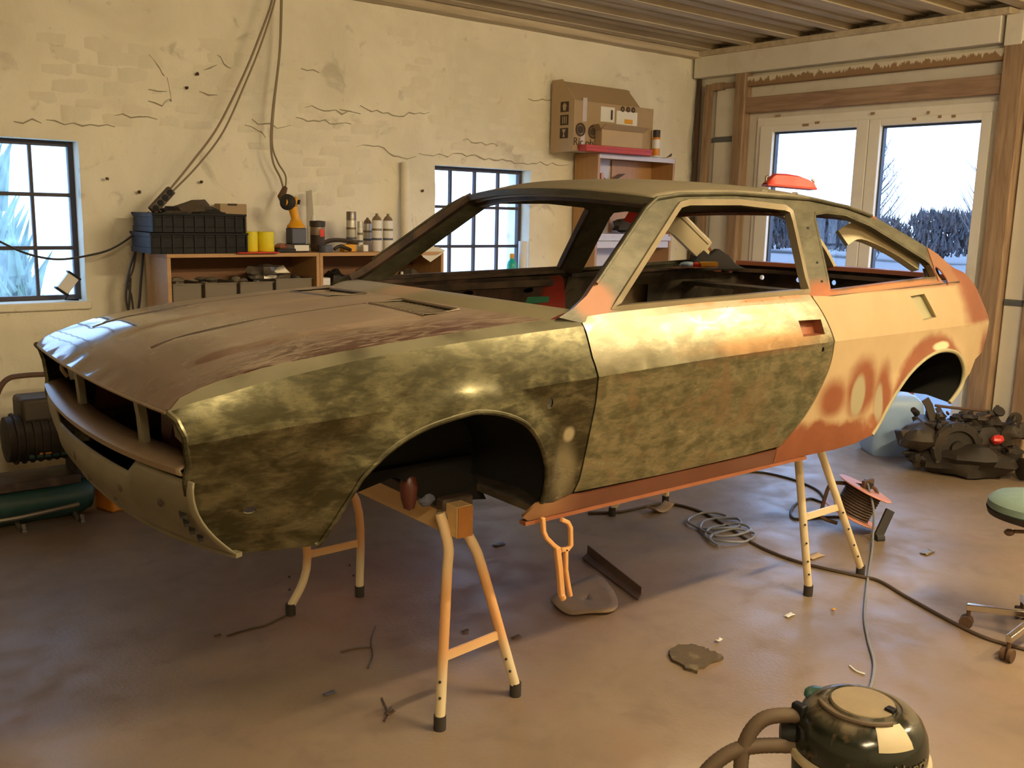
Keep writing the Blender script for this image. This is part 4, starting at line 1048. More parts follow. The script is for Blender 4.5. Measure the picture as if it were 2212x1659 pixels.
# ---------- trestles
def trestle(label, feet, bends, tops, far, far_dy, mat, beam_x, beam_z, beam_w, beam_h, y0, brace_z, bent, holes):
    f = [on_z(*p) for p in feet]
    t = thing('trestle', label, 'trestle', ((f[0].x+f[1].x)/2, (f[0].y+f[1].y)/2+far_dy/2, 0), 'trestles under the car')
    Y = (f[0].y+f[1].y)/2
    for dy in (0, far_dy):
        LP = []
        for i in (0, 1):
            tp = on_y(*tops[i], Y+.02)
            if dy:
                f0 = on_z(*far[i][0]); P = [Vector((f0.x, f0.y, .035))] + [on_y(*b, f0.y-.005) for b in far[i][1:]] + [tp+Vector((.015, dy-.01, 0))]
            else: P = [Vector((f[i].x, f[i].y, .035))] + [on_y(*b, f[i].y+.01) for b in bends[i]] + [tp]
            P = smoothpts(P, 6) if bent else P; LP.append(P)
            lg = MB().tube(P, .0175, 12).build('leg', mat, t)
            MB().cyl((P[0].x, P[0].y, 0), (P[0].x, P[0].y, .05), .021, n=12).build('rubber_foot', 'rubber', lg)
            for hz in holes:
                q = P[0].lerp(P[-1], hz); MB().cyl(q+Vector((-.012, -.0165, 0)), q+Vector((-.013, -.019, 0)), .005, n=8).build('height_hole', 'black2', lg)
        def atz(P, z=brace_z):
            for a, b in zip(P, P[1:]):
                if a.z <= z <= b.z: return a.lerp(b, (z-a.z)/(b.z-a.z))
            return P[0]
        MB().strip([atz(LP[0]), atz(LP[1])], .008, .032).build('brace', mat, t)
    bm_ = MB().box((beam_x-beam_w/2, y0, beam_z-beam_h), (beam_x+beam_w/2, Y+far_dy+.06, beam_z)).build('beam', 'pine', t, bevel=.004, smooth=False)
    MB().box((beam_x-beam_w/2+.002, y0-.003, beam_z-beam_h+.002), (beam_x+beam_w/2-.002, y0+.002, beam_z-.002)).build('end_grain', 'pine_end', bm_, smooth=False)
    for dy in (0, far_dy-.02):
        MB().cyl((beam_x-beam_w/2-.012, Y+.03+dy, beam_z-.05), (beam_x-beam_w/2+.002, Y+.03+dy, beam_z-.05), .026, n=14).build('bolt_plate', 'greytrim', t)
        MB().cyl((beam_x-beam_w/2-.018, Y+.03+dy, beam_z-.05), (beam_x-beam_w/2-.008, Y+.03+dy, beam_z-.05), .009, n=8).build('bolt', 'metal', t)
    return t
trestle('cream tubular trestle with a pine beam under the front wheel arch', [(950, 1575), (1113, 1502)], [[(965, 1250), (968, 1180)], [(1045, 1240), (1024, 1180)]], [(950, 1108), (1000, 1140)], [[(628, 1328), (664, 1203)], [(777, 1288), (769, 1080)]], 1.12, 'trestle_or',
        on_y(985, 1115, 2.43).x, on_y(985, 1085, 2.43).z, .062, .105, 2.38, .25, True, (.12, .2))
trestle('cream tubular trestle with punched height holes under the rear of the sill', [(1745, 1286), (1858, 1242)], [[], []], [(1724, 985), (1772, 972)], [[(1322, 1114), (1336, 1084)], [(1437, 1088), (1440, 1062)]], 1.345, 'trestle',
        on_y(1748, 980, 2.50).x, .788, .07, .09, 2.42, .38, False, (.12, .22, .36, .5))
# ---------- locking pliers clamped on the sill
pb = on_y(1205, 1118, 2.13)
pl = thing('locking_pliers', 'orange-oversprayed locking C-clamp hanging from the sill flange', 'pliers', pb)
PY = 2.125
def pp(*q): return [on_y(x, y, PY) for x, y in q]
MB().strip(pp((1172, 1118), (1174, 1148), (1180, 1162), (1196, 1178), (1206, 1186), (1208, 1196)), .014, .014, (0, 1, 0)).build('fixed_jaw', 'plierpaint', pl, bevel=.003)
MB().strip(pp((1212, 1122), (1226, 1128), (1232, 1140), (1233, 1178), (1226, 1186), (1212, 1188)), .014, .014, (0, 1, 0)).build('moving_jaw', 'plierpaint', pl, bevel=.003)
MB().strip(pp((1203, 1182), (1208, 1225), (1213, 1285)), .020, .016, (0, 1, 0)).tube(pp((1212, 1283), (1217, 1294)), .011, 10).build('upper_handle', 'plierpaint', pl, bevel=.003)
MB().strip(pp((1222, 1184), (1222, 1230), (1227, 1262), (1232, 1288)), .013, .014, (0, 1, 0)).build('lower_handle', 'plierpaint', pl, bevel=.003)

# ---------- things on the floor
def flat_poly(name, px, th, mat, label, cat, z=0.0, group=None):
    P = [on_z(x, y, z) for x, y in px]
    if name == 'floor_pit_patch':
        Q = []
        for a, b in zip(P, P[1:]+P[:1]):
            for i in range(5): Q.append(a.lerp(b, i/5)+Vector((rnd.uniform(-.012, .012), rnd.uniform(-.012, .012), 0)))
        P = Q
    o = MB().prism([p+Vector((0, 0, .0005)) for p in P], (0, 0, th)).build(name, mat, bevel=min(.004, th*.4))
    return tag(o, label, cat, group)
sh = thing('scrap_board', 'torn brown scrap board lying on the floor below the hanging pliers', 'scrap', on_z(1290, 1290))
P = [on_z(x, y) for x, y in [(1192, 1300), (1205, 1322), (1235, 1334), (1275, 1332), (1320, 1330), (1335, 1310), (1312, 1268), (1285, 1252), (1240, 1268)]]
c0 = sum(P, Vector())/len(P); mb = MB()
ring = smoothpts(P, 4, True)
for k in range(5):
    for p in ring:
        q = c0.lerp(p, k/4 if k else .02); mb.v.append(q+Vector((0, 0, .012+.007*noise.noise(q*9)+.003*(k/4)**2)))
n = len(ring)
for k in range(4):
    for i in range(n): mb.f.append((k*n+i, k*n+(i+1) % n, (k+1)*n+(i+1) % n, (k+1)*n+i))
mb.build('torn_sheet', 'scrap', sh, solid=.008, fix=False)
an = thing('angle_strip', 'dark rusty angle strip leaning across the scrap board', 'metal strip', on_z(1320, 1255))
a, b = on_z(1258, 1209), on_z(1378, 1300)
MB().prism([a+Vector((0, 0, .006)), a+Vector((.06, .03, .008)), b+Vector((.05, .03, .008)), b+Vector((0, 0, .006))], (0, 0, .006)).build('lower_leg', 'rust', an)
MB().prism([a+Vector((.06, .03, .006)), b+Vector((.05, .03, .006)), b+Vector((.05, .03, .045)), a+Vector((.06, .03, .055))], (.006, .003, 0)).build('upright_leg', 'rust', an)
flat_poly('floor_pit_patch', [(1440, 1416), (1470, 1398), (1495, 1397), (1528, 1406), (1560, 1421), (1530, 1441), (1500, 1457), (1470, 1440)], .012, 'patchdark', 'flat dark patch standing for a broken pit in the concrete floor', 'pit')  # flat dark patch stands in for a broken pit in the concrete
for i, (x, y, w, m, lb) in enumerate([(1705, 1331, 9, 'paper', 'small white paper chip near the rear trestle foot'), (1552, 1387, 6, 'paper', 'tiny white paper chip beside the floor pit'),
        (1078, 1178, 10, 'bluegrey', 'bluish metal sliver on the floor behind the front trestle'), (712, 1500, 9, 'bluegrey', 'bluish paint flake in front of the front trestle'),
        (1800, 1320, 4, 'toolyellow', 'tiny yellow crumb on the floor near the hanging cord'), (470, 1375, 5, 'rust', 'brown crumb on the floor left of the trestles'),
        (1760, 1203, 16, 'cardboard2', 'pale shaving lying between the rear trestle legs'), (1425, 1105, 22, 'cardboard2', 'curled pale peel on the floor under the sill'),
        (2003, 1195, 12, 'greytrim', 'pale scrape of filler on the floor in front of the engine'), (1270, 1278, 7, 'bluegrey', 'bluish flake on the scrap board edge'),
        (842, 1545, 8, 'rust', 'curled brown offcut in front of the trestle'), (1005, 1365, 6, 'rust', 'dark crumb beside the front trestle brace'), (1115, 1378, 8, 'rust', 'dark crumb right of the front trestle leg')]):
    c = on_z(x, y); k = w/560*(c-EYE).length/3
    mb = MB().grid(lambda u, v: (c.x+(u-.5)*k*2.2, c.y+(v-.5)*k, .004+k*.5*(2*u-1)**2*(i % 3 == 1)+.002*math.sin(u*3+v*5)), 5, 3)
    o = mb.build('floor_scrap', m, solid=.003, fix=False); tag(o, lb, 'scrap', 'bits on the floor')
for i, (px, lb) in enumerate([([(795, 1445), (805, 1420), (802, 1385), (812, 1355)], 'curled brown wire offcut on the floor left of the front trestle'), ([(490, 1375), (540, 1360), (575, 1352), (620, 1330)], 'rust-brown wire lying by the far trestle foot'),
                              ([(735, 1410), (770, 1402), (800, 1400)], 'short brown wire crossing the curled offcut'), ([(825, 1510), (838, 1545), (830, 1560), (845, 1530)], 'knotted brown wire in front of the trestle'), ([(1835, 1440), (1850, 1452), (1868, 1458)], 'short pale wire end behind the vacuum cleaner')]):
    tag(MB().tube([p+Vector((0, 0, .004)) for p in smoothpts([on_z(*q) for q in px], 5)], .0035, 6).build('wire_offcut', 'cable' if i < 4 else 'paper'), lb, 'wire', 'wire offcuts on the floor')
# cables
def cable(name, pts, r, mat, label, cat='cable', n=8):
    return tag(MB().tube(smoothpts(pts, 8), r, n).build(name, mat), label, cat)
fz = lambda L, r: [on_z(x, y, r) for x, y in L]
cable('extension_cable', fz([(1270, 1108), (1340, 1105), (1430, 1088), (1500, 1100), (1560, 1130), (1640, 1180), (1730, 1215), (1850, 1243), (1900, 1255), (1960, 1290), (2060, 1345), (2130, 1378), (2212, 1402), (2260, 1415)], .008), .008, 'cable', 'brown extension cable snaking from under the car to the stool')
cable('reel_cable', fz([(1560, 1018), (1640, 1020), (1700, 1032), (1745, 1048), (1772, 1064), (1780, 1085), (1750, 1077), (1722, 1087), (1708, 1105), (1715, 1120), (1745, 1119), (1800, 1116), (1830, 1118)], .007), .007, 'cabledk', 'dark cable looping on the floor into the cable reel')
cl_ = []
for k in range(40):
    t = k/40*3.6*2*PI; c = on_z(1530, 1128).lerp(on_z(1595, 1168), k/39); r = .19+.03*math.sin(k*.7)
    cl_.append(c+Vector((math.cos(t)*r*.8, math.sin(t)*r*.55, .010+.004*(k % 3))))
tag(MB().tube(smoothpts(cl_, 3), .007, 7).build('cable_coil', 'cablegrey'), 'loose coil of grey cable on the floor under the car', 'cable')
# ---------- cable reel
rc = on_z(1845, 1150); rc = Vector((rc.x+.03, rc.y+.05, 0))
rl = thing('cable_reel', 'tipped cable reel with pink flanges and rusty tube frame by the rear trestle', 'cable reel', rc)
ax = (Vector((0, 0, 1))*math.cos(.40)+Vector((rgt.x, rgt.y, 0)).normalized()*math.sin(.40)).normalized()
c1 = at_d(1852, 1146, rc+Vector((0, 0, .08))); c2 = at_d(1880, 1078, rc+Vector((0, 0, .2)))
ax = (c2-c1).normalized(); tilt = (Vector((0, 0, 1))*.90+Vector((rgt.x, rgt.y, 0))*.40-Vector((fwd.x, fwd.y, 0))*.04).normalized(); ax = tilt
H_ = .165; cB = Vector((rc.x, rc.y, .085)); cT = cB+ax*H_
for c in (cB, cT):
    MB().lathe([(.150, -.004), (.155, 0), (.150, .004)], c, 32, ax).build('flange', 'reelplastic', rl)
w_ = MB()
for k in range(11): w_.lathe([(.090, -.0072), (.098, -.005), (.102, 0), (.098, .005), (.090, .0072)], cB+ax*(H_*(k+.5)/11), 24, ax, cap=False)
w_.build('wound_cable', 'cable', rl)
MB().cyl(cB, cT+ax*.045, .028).build('hub', 'black2', rl)
MB().box(cT+ax*.03-Vector((.05, .01, .025)), cT+ax*.03+Vector((.05, .01, .025))).build('crank', 'rust', rl, bevel=.004)
fr_ = [(1808, 1130), (1779, 1120), (1774, 1108), (1786, 1062), (1796, 1046), (1815, 1043), (1872, 1050), (1888, 1054), (1895, 1066), (1893, 1085)]
MB().tube(smoothpts([at_d(x, y, cB+Vector((0, 0, .1))) for x, y in fr_], 4), .0105, 8).build('tube_frame', 'rust', rl)
ft = [at_d(1923, 1102, cT-Vector((fwd.x, fwd.y, 0))*.12), at_d(1895, 1168, cB-Vector((fwd.x, fwd.y, 0))*.16)]; ft[1].z = max(ft[1].z, .012)
MB().strip(ft, .045, .02, fwd).tube([ft[1]-Vector((.02, 0, 0)), ft[1]+Vector((.02, -.02, 0))], .022, 10).build('stand_foot', 'black2', rl)
hp = [cT+ax*.04, at_d(1886, 1085, cT), at_d(1886, 1120, cT-Vector((.1, .1, 0)))]
hz_ = fz([(1884, 1185), (1876, 1240), (1869, 1300), (1868, 1340), (1876, 1385), (1887, 1425), (1887, 1455), (1880, 1485), (1870, 1510)], .006)
cable('vacuum_lead', [cT+ax*.045+Vector((-.02, 0, 0)), at_d(1887, 1100, cT-fwd*.16), hz_[0]+Vector((.12, .07, .03))]+hz_, .006, 'cablegrey', 'grey mains lead running from the cable reel to the vacuum cleaner')

# ---------- vacuum cleaner
vc = on_z(1855, 1614, .24); vx, vy = vc.x, vc.y
ZS = lambda z: z*1.35 if z < .178 else .240+(z-.178)*.87
zs = lambda L: [(r, ZS(z)) for r, z in L]
va = thing('vacuum_cleaner', 'dusty black tub vacuum cleaner with domed top and lettering', 'vacuum cleaner', (vx, vy, 0))
vcen = (vx, vy, 0)
MB().lathe(zs([(.14, .02), (.160, .03), (.172, .07), (.178, .14), (.18, .165)]), vcen, 40).build('tub', 'black', va)
MB().lathe(zs([(.180, .158), (.190, .160), (.193, .168), (.190, .177), (.178, .1779)]), vcen, 48).build('rim_band', 'cream_trim', va)
dome = MB().lathe(zs([(.180, .178), (.180, .215), (.174, .255), (.160, .290), (.138, .315), (.112, .330), (.104, .331), (.100, .326), (.092, .326), (.088, .334), (.02, .338), (.001, .338)]), vcen, 48, cap=False).build('dome', 'vac', va)
MB().lathe(zs([(.086, .3335), (.084, .3375), (.001, .341)]), vcen, 40, cap=False).build('lid_dust', 'vacdust', dome)
MB().tube([Vector((vx+math.cos(a_)*.118, vy+math.sin(a_)*.118, ZS(.333))) for a_ in [2.4+i*.13 for i in range(16)]], .007, 8).build('carry_handle', 'hose', dome)
ca = math.atan2(-vy, -vx)
def vdir(a_, r, z): return Vector((vx+math.cos(ca+a_)*r, vy+math.sin(ca+a_)*r, ZS(z)))
def vprof(t):
    P_ = [(.118, .328), (.138, .315), (.160, .290), (.168, .272)]; i = min(2, int(t*3)); f = t*3-i
    return P_[i][0]+(P_[i+1][0]-P_[i][0])*f+.0015, P_[i][1]+(P_[i+1][1]-P_[i][1])*f+.0015
MB().grid(lambda u, v: vdir(.30+.62*u, *vprof(v)), 10, 6).build('tape_label', 'cream_trim', dome, fix=False)
MB().box(vdir(1.25, .075, .325)-Vector((.012, .012, .0)), vdir(1.25, .075, .325)+Vector((.012, .012, .019))).build('plug_socket', 'black', dome, bevel=.002)
MB().blobm(vdir(-2.0, .140, .300), (.04, .03, .018), 2, .2).build('lead_holder', 'tank', dome)
for k in range(3):
    th = ca+2*PI*k/3+.5; MB().cyl((vx+math.cos(th)*.13, vy+math.sin(th)*.13, .018), (vx+math.cos(th)*.155, vy+math.sin(th)*.155, .018), .018).build('castor', 'black2', va)
MB().lathe([(.034, 0), (.034, .03), (.028, .05)], vdir(-1.35, .165, .20), 16, vdir(-1.35, 1, 0)-vdir(-1.35, 0, 0)).build('hose_socket', 'black', va)
# lettering wrapped on the tub side
fcv = bpy.data.curves.new('lettering', 'FONT'); fcv.body = 'Henry'; fcv.size = .050; fcv.extrude = .0008
fo = bpy.data.objects.new('lettering_src', fcv); COL.objects.link(fo); bpy.context.view_layer.update()
tm = bpy.data.meshes.new_from_object(fo); bpy.data.objects.remove(fo)
mbt = MB(); R_ = .1818
for v in tm.vertices:
    a_ = .52+v.co.x/R_; r = R_+v.co.z; mbt.v.append(Vector((vx+math.cos(ca+a_)*r, vy+math.sin(ca+a_)*r, .262+v.co.y*.85)))
mbt.f = [tuple(p.vertices) for p in tm.polygons]; mbt.build('lettering', 'greytrim', va, smooth=False, fix=False); bpy.data.meshes.remove(tm)
hs = [vdir(-1.35, .20, .20)]
r0 = Vector((vx, vy, .2))
hA = [at_d(1722, 1548, r0), at_d(1690, 1545, r0), at_d(1650, 1553, r0), at_d(1622, 1580, r0), at_d(1605, 1620, r0), at_d(1600, 1660, r0), at_d(1600, 1700, r0)]
hB = [at_d(1704, 1612, r0), at_d(1670, 1610, r0), at_d(1630, 1612, r0), at_d(1590, 1620, r0), at_d(1555, 1640, r0), at_d(1525, 1668, r0), at_d(1500, 1705, r0)]
for q in (hA, hB):
    q[0] = q[0]+Vector((.03, -.02, 0))
    L = smoothpts(q, 8); MB().tube(L, [.0205+.0012*(i % 2) for i in range(len(L))], 14).build('hose', 'hose', va)
MB().box(at_d(1722, 1560, r0)-Vector((.008, .02, .04)), at_d(1722, 1560, r0)+Vector((.02, .02, .055))).build('hose_clip', 'black', va, bevel=.006)

# ---------- workshop stool
sx, sy = 4.03, 1.505
st = thing('workshop_stool', 'low rolling stool with round teal seat and chrome star base', 'stool', (sx, sy, 0))
for k in range(5):
    th = math.atan2(on_z(2072, 1352).y-sy, on_z(2072, 1352).x-sx)+2*PI*k/5
    d = Vector((math.cos(th), math.sin(th), 0)); e = Vector((-d.y, d.x, 0)); c = Vector((sx, sy, 0))
    lg = MB().prism([c+d*.03+e*.014+Vector((0, 0, .105)), c+d*.27+e*.012+Vector((0, 0, .078)), c+d*.27-e*.012+Vector((0, 0, .078)), c+d*.03-e*.014+Vector((0, 0, .105))], (0, 0, .028)).build('base_arm', 'chrome', st, bevel=.003)
    ca_ = MB()
    for s_ in (-1, 1): ca_.cyl(c+d*.265+e*(.006*s_)+Vector((0, 0, .028)), c+d*.265+e*(.022*s_)+Vector((0, 0, .028)), .027, n=16)
    ca_.cyl(c+d*.26+Vector((0, 0, .03)), c+d*.26+Vector((0, 0, .085)), .009, n=8).build('castor', 'rust', lg)
MB().cyl((sx, sy, .08), (sx, sy, .28), .026).cyl((sx, sy, .28), (sx, sy, .53), .016).build('gas_column', 'chrome', st)
MB().lathe([(.03, .515), (.12, .52), (.175, .535), (.195, .56), (.192, .585), (.17, .605), (.10, .615), (.001, .617)], (sx-.005, sy+.045, 0), 40, cap=False).build('seat', 'teal', st)
MB().lathe([(.12, .512), (.18, .527), (.197, .554), (.190, .53), (.12, .506)], (sx-.005, sy+.045, 0), 40, cap=False).build('seat_shell', 'black2', st)
MB().tube([(sx-.02, sy+.02, .475), at_d(2190, 1148, (sx, sy, .47))], .008, 8).blobm(at_d(2180, 1150, (sx, sy, .47)), (.02, .02, .014), 1, .1).build('height_lever', 'rust', st)

# ---------- canister and engine by the glazed door
jb = on_z(1918, 985); jb = Vector((jb.x+.12, jb.y+.06, 0))
jg = thing('plastic_canister', 'translucent white plastic canister painted with blue daylight, standing beside the engine', 'canister', jb)
jw, jd = .185, .15
jr = Matrix.Rotation(math.radians(-38), 3, 'Z')
def jp(x, y, z): return jb + jr @ Vector((x, y, z))
mb = MB(); secs = [(0, .92), (.03, 1), (.12, 1.0), (.15, .97), (.18, 1.0), (.34, 1.0), (.40, .93), (.44, .70), (.46, .45)]
for z, k in secs:
    for q in range(24):
        th = 2*PI*q/24; cx_, cy_ = math.cos(th), math.sin(th); e = .28
        mb.v.append(jp(math.copysign(abs(cx_)**e, cx_)*jw*k, math.copysign(abs(cy_)**e, cy_)*jd*k, z))
for i in range(len(secs)-1):
    for q in range(24): mb.f.append((24*i+q, 24*i+(q+1) % 24, 24*i+24+(q+1) % 24, 24*i+24+q))
mb.f += [tuple(range(23, -1, -1)), tuple(24*(len(secs)-1)+q for q in range(24))]
mb.build('body', 'jug', jg)
MB().tube(smoothpts([jp(-.10, 0, .41), jp(-.09, 0, .47), jp(0, 0, .50), jp(.05, 0, .455)]), .016, 10).build('handle', 'jug', jg)
MB().cyl(jp(.11, 0, .42), jp(.11, 0, .475), .03).build('cap', 'orange_primer', jg)
eb = Vector((6.42, 3.10, 0))
en = thing('engine', 'greasy dismantled engine and gearbox lying on the floor by the glazed door', 'engine', eb)
def ep(x, y, dz=0): return at_d(x, y, eb-fwd*dz)
vn = Vector((-fwd.x, -fwd.y, 0)).normalized()
MB().lathe([(.17, 0), (.175, .03), (.16, .05), (.12, .055), (.11, .035), (.05, .04), (.045, .06), (.001, .06)], ep(2062, 965, .12), 30, vn).lathe([(.12, -.22), (.165, -.12), (.17, 0)], ep(2062, 965, .12), 30, vn).build('bell_housing', 'castiron', en)
for k in range(10):
    a_ = 2*PI*k/10; u_ = vn.cross(Vector((0, 0, 1))).normalized(); c = ep(2062, 965, .12)+(u_*math.cos(a_)+Vector((0, 0, 1))*math.sin(a_))*.162+vn*.035
    MB().cyl(c, c+vn*.018, .011, n=6).build('bolt', 'castiron2', en)
MB().blobm(ep(1985, 945, .05), (.14, .12, .10), 5, .35, 16).build('gearbox_casing', 'castiron2', en)
MB().prism([ep(1945, 930, .1), ep(1955, 965, .1), ep(1985, 972, .1), ep(2000, 945, .1), ep(1980, 925, .1)], fwd*.12).build('gearbox_cover', 'castiron2', en, bevel=.01)
MB().box(ep(2012, 912)-Vector((.10, .08, .05)), ep(2012, 912)+Vector((.10, .08, .03)), rot=Matrix.Rotation(-.7, 3, 'Z') @ Matrix.Rotation(.2, 3, 'X')).build('cylinder_head', 'castiron2', en, bevel=.012)
MB().blobm(ep(2110, 940, -.05), (.22, .18, .10), 7, .45, 18).build('crankcase', 'castiron', en)
for i, (x, y, r) in enumerate(((2030, 898, .03), (2065, 905, .035), (2090, 900, .04), (2120, 905, .04), (2145, 915, .045), (2100, 925, .05), (2175, 940, .06), (2200, 930, .06), (2185, 985, .06), (2150, 990, .05), (1978, 985, .045), (2000, 990, .05))):
    MB().blobm(ep(x, y, .05), (r*1.3, r*1.2, r), i, .7, 12).build('ancillary', 'castiron' if i % 3 else 'castiron2', en)
MB().strip([ep(1998, 862, .05), ep(2006, 875, .05), ep(2016, 908, .05)], .05, .02, vn).build('mounting_bracket', 'castiron2', en)
MB().strip([ep(2025, 880), ep(2038, 905)], .035, .015, vn).build('mounting_bracket', 'castiron2', en)
MB().tube([ep(2020, 876), ep(2060, 881), ep(2152, 890)], .010, 8).tube([ep(2155, 875), ep(2153, 925)], .012, 8).build('linkage_rod', 'rust', en)
MB().blobm(ep(2155, 950, .12), (.055, .04, .032), 3, .3).build('red_cap', 'red', en)
lo1, lo2, lo3 = ep(2005, 985, .1), ep(2165, 1045, .15), ep(2170, 998, .05)
for a, b in ((lo1, lo2), (ep(2090, 1015, .12), lo3)): MB().strip([a, b], .02, .05).build('frame_bar', 'rust', en)
rr_ = random.Random(3)
MB().blobm(eb+Vector((.02, -.05, .12)), (.24, .30, .12), 9, .5, 18).build('sump', 'castiron', en)
for k in range(46):
    x, y = rr_.uniform(1975, 2212), rr_.uniform(885, 1010)
    c = ep(x, y, rr_.uniform(-.02, .10)); r = rr_.uniform(.015, .04)
    m_ = MB()
    if k % 3 == 0: m_.cyl(c, c+Vector((rr_.uniform(-1, 1), rr_.uniform(-1, 1), rr_.uniform(-.6, .8))).normalized()*rr_.uniform(.05, .16), r*.6, r*.5, 10)
    elif k % 3 == 1: m_.box(c-Vector((r, r, r*.7)), c+Vector((r, r, r*.7)), rot=Matrix.Rotation(rr_.uniform(0, 3), 3, 'Z') @ Matrix.Rotation(rr_.uniform(-.5, .5), 3, 'X'))
    else: m_.lathe([(r*.5, -.01), (r*1.2, -.008), (r*1.2, .008), (r*.5, .01)], c, 16, Vector((rr_.uniform(-1, 1), rr_.uniform(-1, 1), rr_.uniform(-.5, 1))))
    m_.build('small_part', ('castiron', 'castiron2', 'rust')[k % 5 % 3], en, bevel=.003)
g2b = on_z(2200, 1040); g2 = thing('gearbox_part', 'small ribbed alloy casting on the floor right of the engine', 'engine part', (g2b.x+.05, g2b.y, 0))
for k in range(6): MB().lathe([(.03, -.008), (.075, -.006), (.075, .006), (.03, .008)], (g2b.x+.03+k*.02, g2b.y-.015*k, .08+.002*k), 18, Vector((.8, -.6, 0))).build('fin', 'castiron2', g2)
MB().blobm((g2b.x+.1, g2b.y-.06, .07), (.10, .09, .07), 4, .4).build('casting', 'castiron2', g2)

# ---------- compressor in the left corner
CYp = 5.47
def cq(x, y, Y=CYp): return on_y(x, y, Y)
tz0, tz1 = cq(100, 1108).z, cq(100, 1040).z; tr = (tz1-tz0)/2+.03; tz = (tz0+tz1)/2
x1 = cq(205, 1070).x
co = thing('air_compressor', 'old green-tank air compressor standing in the corner under the dusty window', 'compressor', (x1-.5, CYp, 0))
MB().lathe([(.02, -.98), (tr*.75, -.95), (tr, -.87), (tr, -.11), (tr*.75, -.03), (.02, 0)], (x1, CYp, tz), 30, (1, 0, 0)).build('tank', 'tank', co)
for xx in (cq(40, 1130, CYp-.12).x, cq(165, 1100, CYp-.12).x):
    MB().strip([(xx, CYp-.06, tz-tr*.7), (xx, CYp-.16, tz-tr-.02), (xx+.01, CYp-.19, .03), (xx+.01, CYp-.19, .002)], .03, .02, (1, 0, 0)).build('leg', 'metal', co)
    MB().strip([(xx, CYp+.06, tz-tr*.7), (xx, CYp+.15, tz-tr-.02), (xx, CYp+.17, .002)], .03, .02, (1, 0, 0)).build('leg', 'metal', co)
xa, xb = cq(40, 1130, CYp-.12).x, cq(165, 1100, CYp-.12).x
MB().tube([(xa-.4, CYp-.18, .075), (xa, CYp-.18, .08), (xb, CYp-.18, .10)], .013, 8).build('foot_rail', 'metal', co)
MB().box((x1-.85, CYp-.13, tz+tr-.03), (x1-.10, CYp+.13, tz+tr+.02)).build('platform', 'inner_brown', co, bevel=.006)
MB().box(cq(60, 985)-Vector((.02, .10, 0)), cq(138, 960)+Vector((0, .12, 0))).build('motor_block', 'tank', co, bevel=.012)
o1, o2 = cq(86, 982, CYp-.106), cq(114, 972, CYp-.106)
MB().box((o1.x, CYp-.110, o1.z), (o2.x, CYp-.10, o2.z)).build('orange_badge', 'orangeplastic', co, smooth=False)
mz = cq(100, 940).z
MB().lathe([(.05, -.20), (.12, -.19), (.13, -.02), (.13, .12), (.11, .14), (.03, .15)], (cq(95, 930).x, CYp, mz), 24, (1, 0, 0)).build('electric_motor', 'castiron', co)
for k in range(7): MB().lathe([(.125, -.006), (.137, -.005), (.137, .005), (.125, .006)], (cq(95, 930).x-.15+k*.04, CYp, mz), 24, (1, 0, 0), cap=False).build('cooling_fin', 'castiron', co)
MB().box(cq(38, 890)-Vector((0, .09, .05)), cq(105, 852)+Vector((.05, .12, 0))).build('air_filter_box', 'castiron2', co, bevel=.02)
for k in range(6):
    z = cq(10, 900).z+k*.022; MB().box((x1-1.0, CYp-.10, z), (x1-.72, CYp+.10, z+.010)).build('pump_fin', 'castiron2', co, bevel=.002)
MB().box((x1-.97, CYp-.08, tz+tr), (x1-.75, CYp+.08, cq(10, 868).z)).build('pump_body', 'castiron', co, bevel=.01)
hl_ = [cq(-40, 960), cq(-15, 880), cq(0, 838), cq(18, 818), cq(45, 812), cq(90, 809), cq(110, 812), cq(112, 860)]
MB().tube(smoothpts(hl_, 5), .014, 10).build('handle', 'rust', co)
MB().box((x1-.12, CYp-.10, tz+tr-.02), (x1-.02, CYp+.10, tz+tr+.10)).build('pressure_switch', 'black2', co, bevel=.008)
pc = on_z(252, 1103); ob = tag(MB().box((pc.x-.06, pc.y-.02, 0), (pc.x+.075, pc.y+.14, .125), rot=Matrix.Rotation(.3, 3, 'Z')).build('orange_box', 'orangeplastic', bevel=.012), 'small orange plastic box on the floor right of the compressor', 'box')
bc_ = on_z(300, 1135); tag(MB().box((pc.x+.11, pc.y-.02, 0), (pc.x+.25, pc.y+.14, .09)).build('black_case', 'black2', bevel=.012), 'low black case on the floor beside the orange box', 'box')
o1 = on_y(240, 985, 5.60); ob2 = thing('orange_canister', 'orange plastic canister behind the front bumper slot', 'canister', (o1.x+.02, 5.6, 0))
MB().box((o1.x-.05, 5.52, 0), (o1.x+.11, 5.70, o1.z+.02)).build('body', 'orangeplastic', ob2, bevel=.02)
MB().box((o1.x+.06, 5.51, o1.z-.08), (o1.x+.115, 5.53, o1.z+.01)).build('red_label', 'red', ob2, bevel=.003)
MB().cyl((o1.x+.02, 5.61, o1.z+.02), (o1.x+.02, 5.61, o1.z+.05), .03).build('cap', 'black', ob2)

